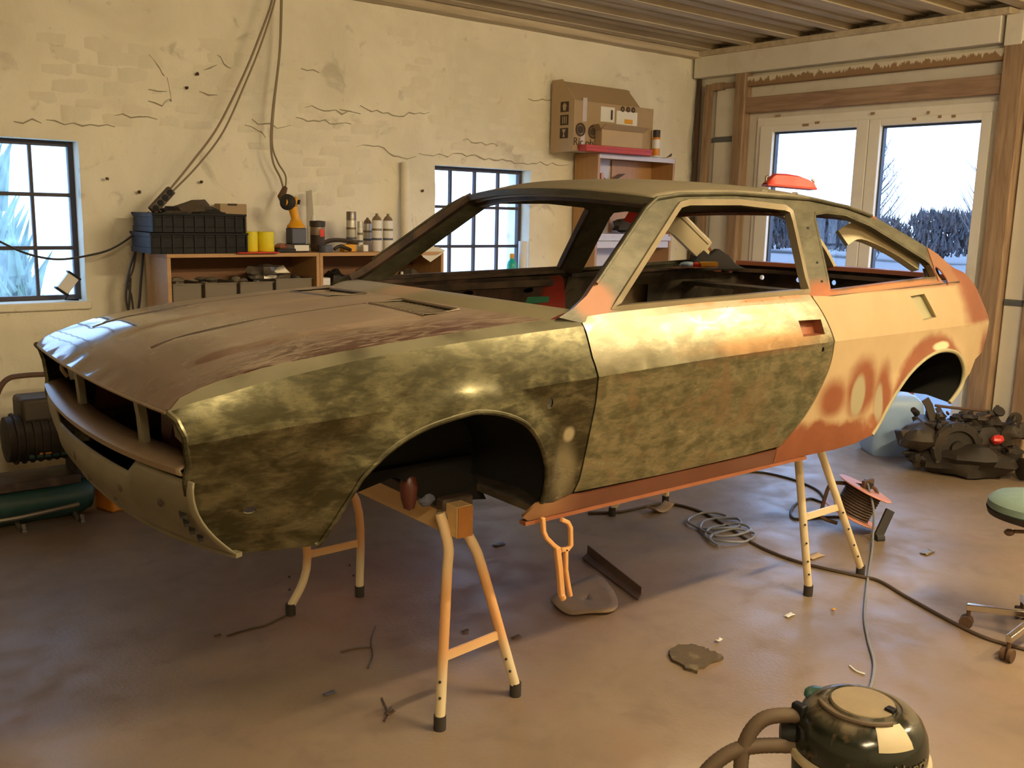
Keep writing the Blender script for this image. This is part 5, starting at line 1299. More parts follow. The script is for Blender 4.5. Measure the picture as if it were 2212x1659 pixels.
# ---------- low shelf units
SY0, SY1, SZ = 5.50, 5.86, 1.412
def shelf_unit(x0, x1, z1, ds, label, mat, cat, y0=SY0, y1=SY1, th=.022, edge=None, group=None):
    t = thing('shelf_unit', label, cat, ((x0+x1)/2, (y0+y1)/2, 0), group)
    MB().box((x0, y0, 0), (x0+th, y1, z1-th)).build('side_panel', mat, t, bevel=.0015, smooth=False)
    MB().box((x1-th, y0, 0), (x1, y1, z1-th)).build('side_panel', mat, t, bevel=.0015, smooth=False)
    tp = MB().box((x0, y0, z1-th), (x1, y1, z1)).build('top_board', mat if not edge else 'veneer', t, bevel=.0015, smooth=False)
    for z in ds:
        s_ = MB().box((x0+th, y0+.008, z-th), (x1-th, y1-.01, z)).build('shelf', mat if not edge else edge, t, bevel=.0015, smooth=False)
    MB().box((x0+th*.5, y1-.012, .02), (x1-th*.5, y1-.004, z1-th)).build('back_panel', 'shelfback' if not edge else 'laminate', t, smooth=False)
    return t
shelf_unit(1.935, 2.895, SZ, (.07, .42, .77, 1.135), 'low birch shelf unit holding clear bins, next to the dusty window', 'birch', 'shelf')
shelf_unit(2.897, 3.845, SZ, (.07, .42, .77, 1.135), 'low birch shelf unit with dark clutter, next to the wall pipe', 'birch', 'shelf')
SYM = 5.66
def sp(x, y, Y=SYM): return on_y(x, y, Y)
def bin_box(x0, x1, z0, h, label, sd, Y0=SY0+.03, Y1=SY1-.04):
    t = thing('storage_bin', label, 'bin', ((x0+x1)/2, (Y0+Y1)/2, z0), 'clear bins on the shelf')
    mb = MB(); tp = .012
    for a, b in (((x0+tp, Y0+tp, z0), (x1-tp, Y1-tp, z0+.004)), ((x0+.006, Y0, z0), (x1-.006, Y0+.004, z0+h)), ((x0+.006, Y1-.004, z0), (x1-.006, Y1, z0+h)), ((x0+.006, Y0, z0), (x0+.010, Y1, z0+h)), ((x1-.010, Y0, z0), (x1-.006, Y1, z0+h)),
                 ((x0, Y0-.008, z0+h-.008), (x1, Y0+.004, z0+h)), ((x0, Y0-.008, z0+h-.008), (x0+.01, Y1, z0+h)), ((x1-.01, Y0-.008, z0+h-.008), (x1, Y1, z0+h))): mb.box(a, b)
    mb.build('bin_shell', 'bin', t, smooth=False)
    r_ = random.Random(sd); mb = MB()
    for k in range(26): mb.blobm((r_.uniform(x0+.04, x1-.04), r_.uniform(Y0+.04, Y1-.04), z0+r_.uniform(.02, h+.015)), (r_.uniform(.015, .04), r_.uniform(.015, .04), r_.uniform(.01, .025)), sd+k, .5, 8)
    j = mb.build('mixed_contents', 'junk', t); j['kind'] = 'stuff'
    return t
X_ = [sp(368, 640, SY0).x+.015, sp(444, 640, SY0).x, sp(520, 640, SY0).x, sp(598, 640, SY0).x, 2.865]
for k, lb in enumerate(('clear bin of small parts nearest the cable bundle', 'clear bin of small parts, second along the shelf', 'clear bin heaped with foil and bits', 'reddish clear bin against the middle partition')):
    bin_box(X_[k]+.004, X_[k+1]-.004, 1.135, .105 if k < 3 else .12, lb, 11+k)
tag(MB().blobm((X_[3]-.02, 5.62, 1.285), (.11, .08, .045), 6, .8, 16).build('foil_heap', 'metal'), 'crumpled silvery heap on top of the clear bins', 'foil')
tag(MB().box(sp(690, 617, 5.58), sp(714, 600, 5.58)+Vector((0, .10, 0))).build('white_box', 'white', bevel=.004), 'small white box on the dark cluttered shelf', 'box')
r_ = random.Random(5)
for k, lb in enumerate(('dark lump of parts beside the small white box', 'dark rag heap on the cluttered shelf', 'dark tool heap at the end of the cluttered shelf', 'dark casting on the cluttered shelf')):
    xx = 3.10+.2*k; tag(MB().blobm((xx, 5.68, 1.135+.07), (.08, .09, .075), 20+k, .6, 14).build('dark_clutter', 'cloth' if k % 2 else 'castiron'), lb, 'clutter', 'clutter on the low shelf')
wb2 = sp(868, 578, 5.60); tag(MB().lathe([(.022, 0), (.025, .01), (.025, .09), (.010, .12), (.009, .14)], (wb2.x, 5.60, 1.135), 16).build('white_bottle', 'white'), 'white squeeze bottle on the cluttered shelf', 'bottle')
# crates
def crate(px0, px1, z0, h, label):
    a, b = sp(*px0, 5.56), sp(*px1, 5.56); x0, x1 = a.x, b.x; Y0, Y1 = SY0+.0, SY1-.02
    t = thing('plastic_crate', label, 'crate', ((x0+x1)/2, (Y0+Y1)/2, z0), 'stacked black crates')
    MB().box((x0+.01, Y0+.01, z0+.002), (x1-.01, Y1-.01, z0+.010)).build('base', 'black', t, smooth=False)
    for (p, q) in (((x0, Y0), (x1, Y0+.008)), ((x0, Y1-.008), (x1, Y1)), ((x0, Y0), (x0+.008, Y1)), ((x1-.008, Y0), (x1, Y1))):
        MB().box((p[0], p[1], z0), (q[0], q[1], z0+h*.28)).box((p[0], p[1], z0+h*.78), (q[0], q[1], z0+h)).box((p[0]+.012*(q[0]-p[0] > .1)+.001, p[1]+.012*(q[1]-p[1] > .1)+.001, z0+h*.28), (q[0]-.012*(q[0]-p[0] > .1)-.001, q[1]-.012*(q[1]-p[1] > .1)-.001, z0+h*.78)).build('side', 'black', t, smooth=False, bevel=.002)
    for i in range(1, 9):
        xx = x0+(x1-x0)*i/9; MB().box((xx-.006, Y0-.006, z0+.004), (xx+.006, Y0+.001, z0+h-.004)).build('rib', 'black', t, smooth=False)
    for xx in (x0, x1-.012): MB().box((xx, Y0-.007, z0), (xx+.012, Y0+.01, z0+h)).build('corner_post', 'black', t, bevel=.003)
    for q in (Y0-.010, Y1-.004): MB().box((x0-.004, q, z0+h-.012), (x1+.004, q+.012, z0+h)).build('rim', 'black', t, bevel=.002)
    return t
crate((318, 540), (526, 540), SZ+.001, .118, 'lower black plastic crate standing on the birch shelf')
crate((322, 500), (522, 500), SZ+.121, .108, 'upper black plastic crate topped with brown cloth')
cz = SZ+.229
tag(MB().blobm(sp(415, 457, 5.68)+Vector((0, 0, -.005)), (.15, .13, .055), 8, .7, 18).build('brown_cloth', 'cloth'), 'crumpled brown cloth on the upper black crate', 'cloth')
tag(MB().blobm(sp(448, 462, 5.60), (.10, .06, .03), 12, .5, 14).build('black_glove', 'blackcloth'), 'black work glove at the edge of the brown cloth', 'glove')
a, b = sp(478, 500, 5.86), sp(534, 441, 5.86)
bx = thing('cardboard_box', 'upright plain cardboard box behind the black crates', 'box', ((a.x+b.x)/2, 5.89, SZ))
MB().box((a.x, 5.868, SZ-.6), (b.x, 5.96, b.z)).build('body', 'cardboard', bx, bevel=.004, smooth=False)
MB().box((a.x+.05, 5.866, b.z-.012), (a.x+.11, 5.872, b.z+.001)).build('hand_slot', 'print', bx, smooth=False)
# yellow rolls
for x0, x1, lb in ((527, 556, 'bright yellow abrasive roll touching the crate'), (557, 591, 'bright yellow abrasive roll beside the drill')):
    c = sp((x0+x1)/2, 520, 5.57); r = (sp(x1, 520, 5.57).x-sp(x0, 520, 5.57).x)/2*.98
    t = thing('abrasive_roll', lb, 'roll', (c.x, 5.57, SZ+.008), 'yellow abrasive rolls')
    MB().lathe([(r*.35, .118), (r*.95, .118), (r, .112), (r, .004), (r*.95, 0)], (c.x, 5.57, SZ+.009), 28).build('roll', 'yellow', t)
    MB().lathe([(r*.36, .04), (r*.36, .119), (r*.30, .119), (r*.30, .04)], (c.x, 5.57, SZ+.009), 20).build('core', 'cardboard', t)
a, b = sp(508, 545, 5.52), sp(596, 545, 5.52)
tag(MB().box((a.x, SY0-.035, SZ+.0005), (b.x, SY0+.14, SZ+.008)).build('red_sheet', 'red', bevel=.003), 'thin red sheet under the yellow rolls overhanging the shelf edge', 'sheet')
# cordless tool standing on its battery
dc = sp(640, 515, 5.62)
dl = thing('cordless_drill', 'yellow and black cordless tool standing upright on its battery', 'drill', (dc.x, 5.62, SZ+.03))
def dq(x, y): return on_y(x, y, 5.62)
bz0 = dq(640, 514).z; bz1 = dq(640, 492).z
w = dq(656, 500).x-dq(624, 500).x
MB().box((dc.x-w/2, 5.62-.045, SZ+.051), (dc.x+w/2, 5.62+.045, bz1)).build('battery', 'bluegrey', dl, bevel=.008)
MB().lathe([(w*.55, bz1), (w*.56, bz1+.012), (w*.40, bz1+.03), (w*.33, bz1+.05)], (dc.x, 5.62, 0), 18).build('foot', 'toolyellow', dl)
MB().tube([Vector((dc.x, 5.62, bz1+.035)), dq(638, 470), dq(632, 447)], [.030, .027, .030], 14).build('grip', 'toolyellow', dl)
MB().tube([dq(642, 430)+Vector((0, -.01, 0)), dq(633, 440), dq(615, 437)], [.022, .032, .03], 14).build('motor_housing', 'toolyellow', dl)
MB().lathe([(.02, -.02), (.048, -.016), (.05, .012), (.03, .03)], dq(622, 437), 22, Vector((-.75, -.6, .1))).build('black_head', 'black2', dl)
MB().tube([dq(641, 432)+Vector((0, -.035, 0)), dq(639, 441)+Vector((0, -.038, 0))], .008, 8).build('trigger', 'black', dl)
# small tools and clutter along the shelf top
MBs = lambda nm, px0, px1, Y, d, mat, lb, cat, bev=.005: tag(MB().box((sp(*px0, Y).x, Y, SZ+.001), (sp(*px1, Y).x, Y+d, sp(*px1, Y).z)).build(nm, mat, bevel=bev), lb, cat)
bt = thing('charger', 'dark charger with a white label under the yellow drill', 'charger', (sp(640, 535, 5.55).x, 5.58, SZ))
MB().box((sp(616, 538, 5.55).x, 5.55, SZ+.001), (sp(668, 538, 5.55).x, 5.68, SZ+.052)).build('body', 'inner_brown', bt, bevel=.008)
MB().box((sp(636, 538, 5.547).x, 5.545, SZ+.010), (sp(667, 538, 5.547).x, 5.551, SZ+.046)).build('label', 'paper', bt, smooth=False)
tag(MB().blobm(sp(608, 534, 5.58), (.05, .04, .022), 3, .5).build('rag_ball', 'orange_primer'), 'small rusty lump beside the yellow rolls', 'lump')
sa, sb = sp(668, 520, 5.80), sp(676, 410, 5.84)
tag(MB().prism([(sa.x-.012, 5.80, SZ+.001), (sa.x+.05, 5.80, SZ+.001), (sb.x+.022, 5.90, sb.z), (sb.x-.018, 5.90, sb.z-.01)], (0, .004, 0)).build('steel_rule', 'metal'), 'long grey steel strip leaning upright against the wall', 'strip')
jc = sp(686, 520, 5.66); jt = thing('brown_jar', 'dusty brown tub with a red label and white nozzle', 'tub', (jc.x, 5.66, SZ))
jz = sp(686, 478, 5.66).z-SZ
MB().lathe([(.042, .0), (.046, .01), (.046, jz*.82), (.050, jz*.83), (.050, jz), (.02, jz+.004)], (jc.x, 5.66, SZ+.001), 24).build('tub', 'inner_brown', jt)
MB().lathe([(.0465, jz*.55), (.0470, jz*.56), (.0470, jz*.80), (.0465, jz*.81)], (jc.x, 5.66, SZ), 24, cap=False).build('dusty_band', 'bar', jt)
MB().box((jc.x-.008, 5.609, SZ+jz*.5), (jc.x+.022, 5.613, SZ+jz*.75)).build('label', 'red', jt, smooth=False)
MB().lathe([(.016, 0), (.014, .02), (.004, .035)], (jc.x-.03, 5.655, SZ+jz+.004), 12).build('nozzle', 'white', jt)
tag(MB().lathe([(.028, 0), (.042, 0), (.042, .045), (.028, .045)], (sp(703, 535, 5.56).x, 5.56, SZ+.001), 24, cap=False).build('tape_roll', 'bluegrey'), 'dark blue tape roll in front of the brown tub', 'tape')
tag(MB().tube(smoothpts([sp(690, 530, 5.64), sp(712, 520, 5.64), sp(738, 519, 5.64), sp(772, 524, 5.64)]), [.014]*19, 8).build('file_handle', 'inner_brown'), 'brown round handle lying behind the yellow block', 'tool')
tag(MB().tube(smoothpts([sp(722, 540, 5.57)+Vector((0, 0, .005)), sp(735, 532, 5.57), sp(750, 537, 5.55), sp(758, 545, 5.53)+Vector((0, 0, .012))]), .012, 8).build('spray_gun', 'castiron2'), 'greasy bent hand tool beside the yellow block', 'tool')
MBs('yellow_block', (743, 538), (770, 528), 5.58, .06, 'toolyellow', 'small dull yellow sanding block on the shelf', 'block')
MBs('white_cube', (785, 538), (796, 529), 5.57, .04, 'white', 'tiny white cube beside the spray cans', 'cube')
MBs('cable_spool', (600, 541), (640, 537), 5.53, .05, 'black2', 'flat dark bar on the shelf edge under the charger', 'bar')
def spray(xc, ytop, ybot, wpx, Y, cap, label, mat='silver', capmat='metal'):
    c = sp(xc, ybot, Y); zt = sp(xc, ytop, Y).z; r = (sp(xc+wpx/2, ybot, Y).x-sp(xc-wpx/2, ybot, Y).x)/2*.85; h = zt-SZ
    t = thing('spray_can', label, 'spray can', (c.x, Y, SZ), 'spray cans on the low shelf')
    hb_ = h*(.82 if cap == 'cone' else .78)
    MB().lathe([(r*.9, 0), (r, .005), (r, hb_-.006), (r*.96, hb_)], (c.x, Y, SZ+.001), 22).build('can', mat, t)
    if cap == 'cone':
        MB().lathe([(r*.98, hb_), (r*.75, hb_+.018), (r*.3, hb_+.032), (r*.25, h-.008), (r*.3, h)], (c.x, Y, SZ), 18).build('dome_and_valve', 'bar', t)
    else: MB().lathe([(r*1.0, hb_), (r*1.0, h-.004), (r*.94, h)], (c.x, Y, SZ), 22).build('cap', capmat, t)
    for k, zz in enumerate((.3, .55)):
        MB().lathe([(r*1.01, h*zz), (r*1.015, h*zz+.002), (r*1.015, h*zz+.012), (r*1.01, h*zz+.014)], (c.x, Y, SZ), 22, cap=False).build('print_band', 'greytrim' if k else 'bluegrey', t)
spray(759, 457, 532, 22, 5.70, 'cap', 'grey spray can with a silver cap, tallest of the row')
spray(778, 478, 532, 12, 5.66, 'cap', 'slim white tube with an orange band between the cans', 'white', 'silver')
spray(794, 470, 532, 19, 5.76, 'cone', 'dull grey spray can standing back in the row')
spray(814, 461, 538, 22, 5.62, 'cone', 'uncapped off-white spray can with a brown valve, left of its twin', 'white')
spray(838, 462, 538, 22, 5.62, 'cone', 'uncapped off-white spray can with a brown valve nearest the wall pipe', 'white')
MBs('yellow_sponge', (852, 538), (872, 529), 5.66, .05, 'toolyellow', 'small yellow sponge by the last spray can', 'sponge')
P = [sp(905, 545, 5.56), sp(925, 533, 5.54), sp(948, 534, 5.52), sp(962, 541, 5.50), sp(950, 552, 5.49), sp(930, 566, 5.49), sp(915, 556, 5.49)]
tag(MB().prism(P, (0, .002, 0)).build('paper_sheet', 'paper'), 'crumpled white paper hanging over the end of the low shelf', 'paper')
# wall pipe, wall cables, power strip
pa, pb_ = on_y(878, 350, 5.93), on_y(882, 560, 5.93)
struct(MB().cyl((pa.x, 5.945, .02), (pa.x, 5.945, pa.z), .03).build('wall_pipe', 'wall'), 'whitewashed vertical pipe on the masonry wall beside the window', 'pipe')
def wallcab(px, r, Y, label, mat='wallcable', nm='wall_cable', Y1=None):
    n = len(px); P = [on_y(x, y, Y+((Y1-Y)*i/(n-1) if Y1 else 0)) for i, (x, y) in enumerate(px)]
    return cable(nm, P, r, mat, label)
wallcab([(592, -60), (588, 0), (560, 80), (525, 165), (470, 275), (415, 350), (368, 408)], .007, 5.80, 'cable slanting down from the ceiling to the power strip, upper of two')
wallcab([(600, -60), (594, 0), (566, 90), (532, 175), (482, 285), (425, 360), (374, 412)], .006, 5.80, 'cable slanting down from the ceiling to the power strip, lower of two')
wallcab([(607, -60), (607, 0), (604, 110), (590, 230), (585, 300), (590, 350), (606, 385), (614, 415)], .007, 5.86, 'cable hanging straight down the wall to the plug above the drill')
wallcab([(609, -60), (609, 0), (605, 110), (592, 230), (588, 310), (600, 350), (617, 380), (616, 410)], .006, 5.88, 'second strand of the cable hanging above the drill')
tag(MB().tube([on_y(616, 405, 5.86), on_y(608, 425, 5.84), on_y(612, 440, 5.8)], [.016, .026, .014], 10).build('hanging_plug', 'rust'), 'brown plug cluster hanging above the drill', 'plug')
ps = thing('power_strip', 'dark multi-socket power strip hanging on cables above the crates', 'power strip', on_y(345, 432, 5.78))
a, b = on_y(370, 410, 5.79), on_y(328, 456, 5.77); d_ = (b-a).normalized(); nrm = Vector((0, -1, 0)); sd_ = d_.cross(nrm).normalized()
MB().strip([a, b], .055, .036, nrm).build('body', 'inner_brown', ps, bevel=.006)
for k in range(4):
    c = a.lerp(b, .14+.24*k); MB().cyl(c+nrm*.016, c+nrm*.022, .019, n=16).build('socket', 'black', ps)
for px, r, lb in (([(322, 458), (300, 500), (292, 540), (278, 590), (272, 640), (278, 668), (282, 600)], .007, 'dark lead looping down from the power strip beside the shelf'),
                  ([(325, 460), (312, 520), (305, 600), (300, 660), (290, 700)], .008, 'thick dark lead hanging straight beside the shelf side'),
                  ([(318, 462), (298, 520), (288, 580), (276, 612), (284, 640), (290, 690)], .006, 'thin dark lead twisted into the bundle beside the shelf'),
                  ([(320, 466), (290, 505), (240, 538), (185, 553), (135, 560), (95, 557), (50, 545), (0, 522), (-40, 500)], .006, 'thin dark lead sagging across the dusty window'),
                  ([(330, 452), (352, 459), (375, 455), (392, 450)], .006, 'short black lead from the power strip to the crate')):
    wallcab(px, r, 5.80, lb, 'cabledk', 'hanging_lead')
for px, lb in (((433, 393), 'dark plugged hole in the wall above the crates'), ((230, 386), 'rusty nail stub in the wall beside the window'), ((300, 415), 'rusty bracket stub on the wall near the power strip'), ((911, 412), 'rusty hook on the wall beside the pipe'), ((425, 160), 'small dark hole high on the whitewashed wall'), ((402, 190), 'small dark hole below the other high on the wall')):
    c = on_y(*px, 5.99); tag(MB().blobm(c+Vector((0, -.012, 0)), (.012, .012, .010), int(px[0]), .6, 8).build('wall_stub', 'rust'), lb, 'stub')
# lamp on the dusty window's sill
wl_c = on_y(146, 612, 6.02)
wl_ = thing('work_lamp', 'small black-framed work lamp tilted on the dusty window sill', 'lamp', (wl_c.x, 6.02, 1.118))
Rm = Matrix.Rotation(math.radians(38), 3, 'Y')
MB().box(wl_c-Vector((.035, .02, .055)), wl_c+Vector((.035, .02, .055)), rot=Rm).build('lamp_glass', 'white', wl_, bevel=.006)
for s_ in (-1, 1):
    q = wl_c+Rm @ Vector((0, 0, .058*s_)); MB().box(q-Vector((.042, .026, .006)), q+Vector((.042, .026, .006)), rot=Rm).build('frame_end', 'black', wl_, bevel=.003)
MB().tube([wl_c+Vector((.02, .02, -.03)), Vector((wl_c.x-.01, 6.05, 1.125)), Vector((wl_c.x+.06, 6.03, 1.124))], .007, 8).build('bracket', 'black', wl_)
# window 2 sill items
gb = on_y(1105, 590, 6.04)
gt = thing('green_bottle', 'green plastic bottle with an orange cap on the window sill', 'bottle', (gb.x, 6.04, 1.123))
gh = on_y(1105, 549, 6.04).z-1.123
MB().lathe([(.034, 0), (.040, .008), (.040, gh*.62), (.036, gh*.72), (.018, gh*.82), (.017, gh*.86)], (gb.x, 6.04, 1.124), 22).build('bottle', 'bottle', gt)
MB().lathe([(.019, gh*.86), (.019, gh), (.016, gh+.003)], (gb.x, 6.04, 1.124), 16).build('cap', 'toolyellow', gt)
MB().box((gb.x+.004, 5.998, 1.124+gh*.1), (gb.x+.03, 6.003, 1.124+gh*.4)).build('label', 'metal', gt, smooth=False)
tb = on_y(1126, 590, 6.02); th_ = on_y(1126, 521, 6.02).z
tag(MB().lathe([(.022, 0), (.036, 0), (.036, th_-1.124), (.022, th_-1.124)], (tb.x+.01, 6.02, 1.1235), 22, cap=False).build('paper_roll', 'paper'), 'white paper roll standing at the end of the window sill', 'roll')

# ---------- bookcase and its load
BX0, BX1, BZ, BY0, BY1 = 5.472, 6.385, 2.172, 5.70, 5.975
bk = shelf_unit(BX0, BX1, BZ, (.08, .45, .82, 1.16, 1.535), 'tall veneered bookcase with white inside by the corner', 'veneer', 'bookcase', BY0, BY1, .026, 'laminate')
bk.name = 'bookcase'
for z in (1.505, BZ-.013): MB().box((BX0+.01, BY0-.004, z-.026), (BX1-.01, BY0+.004, z+.012)).build('white_edge', 'laminate', bk, bevel=.002, smooth=False)
MB().box((BX0+.026, BY0+.01, 1.42), (BX1-.026, BY0+.03, 1.475)).build('white_edge', 'laminate', bk, bevel=.002, smooth=False)
MB().box((BX0+.40, BY1-.03, 1.54), (BX1-.03, BY1-.014, BZ-.03)).build('brown_back_board', 'veneer', bk, smooth=False)
MB().box((BX0-.002, BY0+.002, 1.52), (BX0, BY1, 1.524)).build('side_joint', 'shelfback', bk, smooth=False)
c = on_y(1330, 378, 5.93); tag(MB().prism([(c.x-.05, 5.93, c.z-.07), (c.x+.12, 5.93, c.z+.015), (c.x+.05, 5.93, c.z+.01), (c.x-.02, 5.93, c.z-.02), (c.x-.08, 5.93, c.z-.05)], (0, .004, 0)).build('dark_feather_cutout', 'rust'), 'dark orange-tipped cutout on the white back of the bookcase', 'cutout')
c = on_y(1300, 385, 5.90); tag(MB().blobm(c+Vector((0, 0, -.03)), (.05, .04, .03), 6, .6).build('dark_lump', 'inner_brown'), 'dark lump inside the top of the bookcase', 'lump')
for k, (x0, lb) in enumerate(((1419, 'white binder in the bookcase, first of three'), (1428, 'white binder in the bookcase between two others'), (1438, 'white binder in the bookcase against its side'))):
    a = on_y(x0, 517, 5.80).x; bi = thing('binder', lb, 'binder', (a+.025, 5.84, 1.536), 'white binders')
    MB().box((a, 5.75, 1.537), (a+.045, 5.94, 1.80)).build('cover', 'laminate', bi, bevel=.003)
    MB().box((a+.008, 5.747, 1.60), (a+.037, 5.751, 1.72)).build('spine_label', 'paper', bi, smooth=False)
    if k == 1: MB().box((a+.014, 5.745, 1.69), (a+.03, 5.7475, 1.71)).build('red_mark', 'red', bi, smooth=False)
tag(MB().blobm((on_y(1345, 500, 5.82).x, 5.82, 1.60), (.10, .08, .06), 7, .6).build('dark_machine', 'castiron'), 'dark machine part on the bookcase shelf', 'part')
pk = on_y(1297, 448, 5.74); tag(MB().box((pk.x-.012, 5.73, 1.537), (pk.x+.02, 5.95, 2.02)).build('pink_folder', 'reelplastic', bevel=.003), 'pink folder standing at the bookcase side', 'folder')
# red cloth inside the car hanging at the far pillar
rcq = at_d(1367, 467, on_y(1367, 467, 3.45))
rd = thing('red_card', 'red card hanging inside the car at the far pillar', 'card', rcq)
RP = [at_d(x, y, rcq) for x, y in ((1362, 451), (1390, 458), (1376, 487), (1347, 476))]
MB().prism(RP, fwd*.004).build('card', 'red', rd)
MB().tube([at_d(1372, 440, rcq), at_d(1368, 453, rcq)], .006, 6).tube([at_d(1381, 441, rcq), at_d(1378, 456, rcq)], .006, 6).build('clips', 'greytrim', rd)
# big carton
A = on_y(1236, 332, 5.70); Bq = on_y(1410, 240, 5.70)
cx0, cx1 = on_y(1240, 300, 5.70).x, on_y(1410, 285, 5.70).x
cb = thing('large_carton', 'large opened cardboard carton with handling symbols on top of the bookcase', 'carton', ((cx0+cx1)/2, 5.8, BZ))
zt = on_y(1300, 222, 5.70).z; zt2 = on_y(1300, 186, 5.80).z
MB().box((cx0, 5.70, BZ+.002), (cx1, 5.85, zt)).build('body', 'cardboard', cb, bevel=.003, smooth=False)
MB().prism([(cx0, 5.845, BZ+.002), (cx0, 5.845, zt2), (cx0+.74, 5.845, zt2), (cx0+.74, 5.845, BZ+.002)], (0, .012, 0)).build('raised_flap', 'cardboard', cb)
MB().prism([(cx0+.002, 5.70, zt), (cx0+.72, 5.70, zt), (cx0+.72, 5.845, zt2), (cx0+.002, 5.845, zt2)], (0, .006, .006)).build('sloping_flap', 'cardboard', cb)
MB().prism([(cx0-.006, 5.70, BZ+.002), (cx0-.006, 5.97, BZ-.01), (cx0-.006, 5.97, zt2+.02), (cx0-.006, 5.85, zt2+.02), (cx0-.006, 5.70, zt)], (.006, 0, 0)).build('end_panel', 'cardboard2', cb)
# printed squares on the end panel and marks on the front
for k, zz in enumerate((.30, .20, .10)):
    z = BZ+zz; sq = MB().box((cx0-.008, 5.765, z), (cx0-.0055, 5.86, z+.078)).build('handling_symbol', 'print', cb, smooth=False)
    if k == 0:
        MB().prism([(cx0-.0095, 5.80, z+.01), (cx0-.0095, 5.825, z+.01), (cx0-.0095, 5.835, z+.05), (cx0-.0095, 5.8125, z+.07), (cx0-.0095, 5.79, z+.05)], (.002, 0, 0)).build('symbol_mark', 'cardboard2', sq)
    elif k == 1:
        for q in range(3): MB().box((cx0-.0095, 5.785+.02*q, z+.012), (cx0-.0075, 5.793+.02*q, z+.066)).build('symbol_mark', 'cardboard2', sq, smooth=False)
    else:
        MB().prism([(cx0-.0095, 5.79, z+.068), (cx0-.0095, 5.835, z+.068), (cx0-.0095, 5.815, z+.036), (cx0-.0095, 5.825, z+.010), (cx0-.0095, 5.80, z+.010), (cx0-.0095, 5.81, z+.036)], (.002, 0, 0)).build('symbol_mark', 'cardboard2', sq)
def onf(x, y): return on_y(x, y, 5.697)
for px in ((1254, 280), (1281, 285)):
    c = onf(*px); g = MB().lathe([(.052, 0), (.052, .002), (.036, .002), (.036, 0)], c, 28, (0, -1, 0), cap=False).lathe([(.030, 0), (.030, .002), (.001, .002)], c, 20, (0, -1, 0), cap=False).build('round_stamp', 'print', cb, fix=False)
a, b = onf(1258, 262), onf(1270, 212); MB().box((a.x, 5.6965, a.z), (a.x+.045, 5.70, b.z)).build('packing_tape', 'laminate', cb, smooth=False)
a = onf(1252, 326); MB().box((a.x+.005, 5.6965, BZ+.004), (a.x+.05, 5.70, BZ+.14)).build('packing_tape', 'laminate', cb, smooth=False)
for (p, q, yl) in (((1297, 262), (1328, 233), 0), ((1331, 268), (1377, 244), 1)):
    a, b = onf(*p), onf(*q); lb_ = MB().box((a.x, 5.6955, a.z), (b.x, 5.70, b.z)).build('shipping_label', 'paper', cb, smooth=False)
    if yl: MB().box((a.x+(b.x-a.x)*.38, 5.6945, a.z+.01), (a.x+(b.x-a.x)*.78, 5.696, a.z+.045)).build('yellow_sticker', 'toolyellow', lb_, smooth=False)
    else: MB().box((a.x+(b.x-a.x)*.72, 5.6945, a.z+.02), (a.x+(b.x-a.x)*.86, 5.696, b.z-.02)).build('barcode', 'print', lb_, smooth=False)
for px in ((1345, 236), (1357, 237), (1368, 238)):
    c = onf(*px); MB().lathe([(.022, 0), (.022, .002), (.008, .002)], c, 14, (0, -1, 0), cap=False).build('round_stamp', 'print', cb, fix=False)
fcv = bpy.data.curves.new('print', 'FONT'); fcv.body = 'Ric'; fcv.size = .085; fcv.extrude = .001
for body, px in (('Ric', (1238, 313)), ('oh.o', (1264, 316))):
    fcv.body = body; fo = bpy.data.objects.new('print_src', fcv); COL.objects.link(fo); bpy.context.view_layer.update()
    tm = bpy.data.meshes.new_from_object(fo); bpy.data.objects.remove(fo); c = onf(*px); m_ = MB()
    m_.v = [Vector((c.x+v.co.x, 5.6968-v.co.z, c.z+v.co.y)) for v in tm.vertices]; m_.f = [tuple(p.vertices) for p in tm.polygons]
    m_.build('printed_word', 'print', cb, smooth=False, fix=False); bpy.data.meshes.remove(tm)
# red flat box, small carton, can, blade on the bookcase
rx0, rx1 = on_y(1263, 320, 5.62).x, on_y(1405, 330, 5.62).x
rb = thing('red_flat_box', 'flat red box lying on the front of the bookcase top', 'box', ((rx0+rx1)/2, 5.65, BZ))
MB().box((rx0, 5.60, BZ+.001), (rx1, 5.695, BZ+.045)).build('tray', 'redbox', rb, bevel=.003)
MB().box((rx0-.004, 5.597, BZ+.028), (rx1+.004, 5.697, BZ+.050)).build('lid', 'redbox', rb, bevel=.003)
k0, k1 = on_y(1298, 320, 5.62).x, on_y(1386, 320, 5.62).x; kz0 = BZ+.051; kz1 = on_y(1340, 283, 5.62).z; kz2 = on_y(1340, 270, 5.62).z
sb_ = thing('small_carton', 'small pale carton with open flaps standing on the flat red box', 'carton', ((k0+k1)/2, 5.65, kz0))
MB().box((k0, 5.615, kz0), (k1, 5.692, kz1)).build('body', 'cardboard2', sb_, bevel=.003, smooth=False)
MB().prism([(k0-.01, 5.612, kz1), (k1+.01, 5.612, kz1), (k1+.02, 5.56, kz1+.035), (k0-.01, 5.56, kz1+.035)], (0, .004, .004)).build('front_flap', 'cardboard', sb_)
MB().prism([(k0, 5.615, kz1-.01), (k0, 5.69, kz1-.01), (k0-.035, 5.69, kz1+.035), (k0-.035, 5.615, kz1+.035)], (.003, 0, .003)).build('side_flap', 'cardboard', sb_)
kc = on_y(1409, 338, 5.66); kt = on_y(1410, 280, 5.66).z
sc2 = thing('paint_can', 'white spray can with a dark red cap on the bookcase corner', 'spray can', (kc.x+.02, 5.66, BZ))
xx, hh_ = kc.x+.04, kt-BZ
MB().lathe([(.030, 0), (.033, .006), (.033, hh_*.62), (.026, hh_*.70)], (xx, 5.66, BZ+.001), 22).build('can', 'white', sc2)
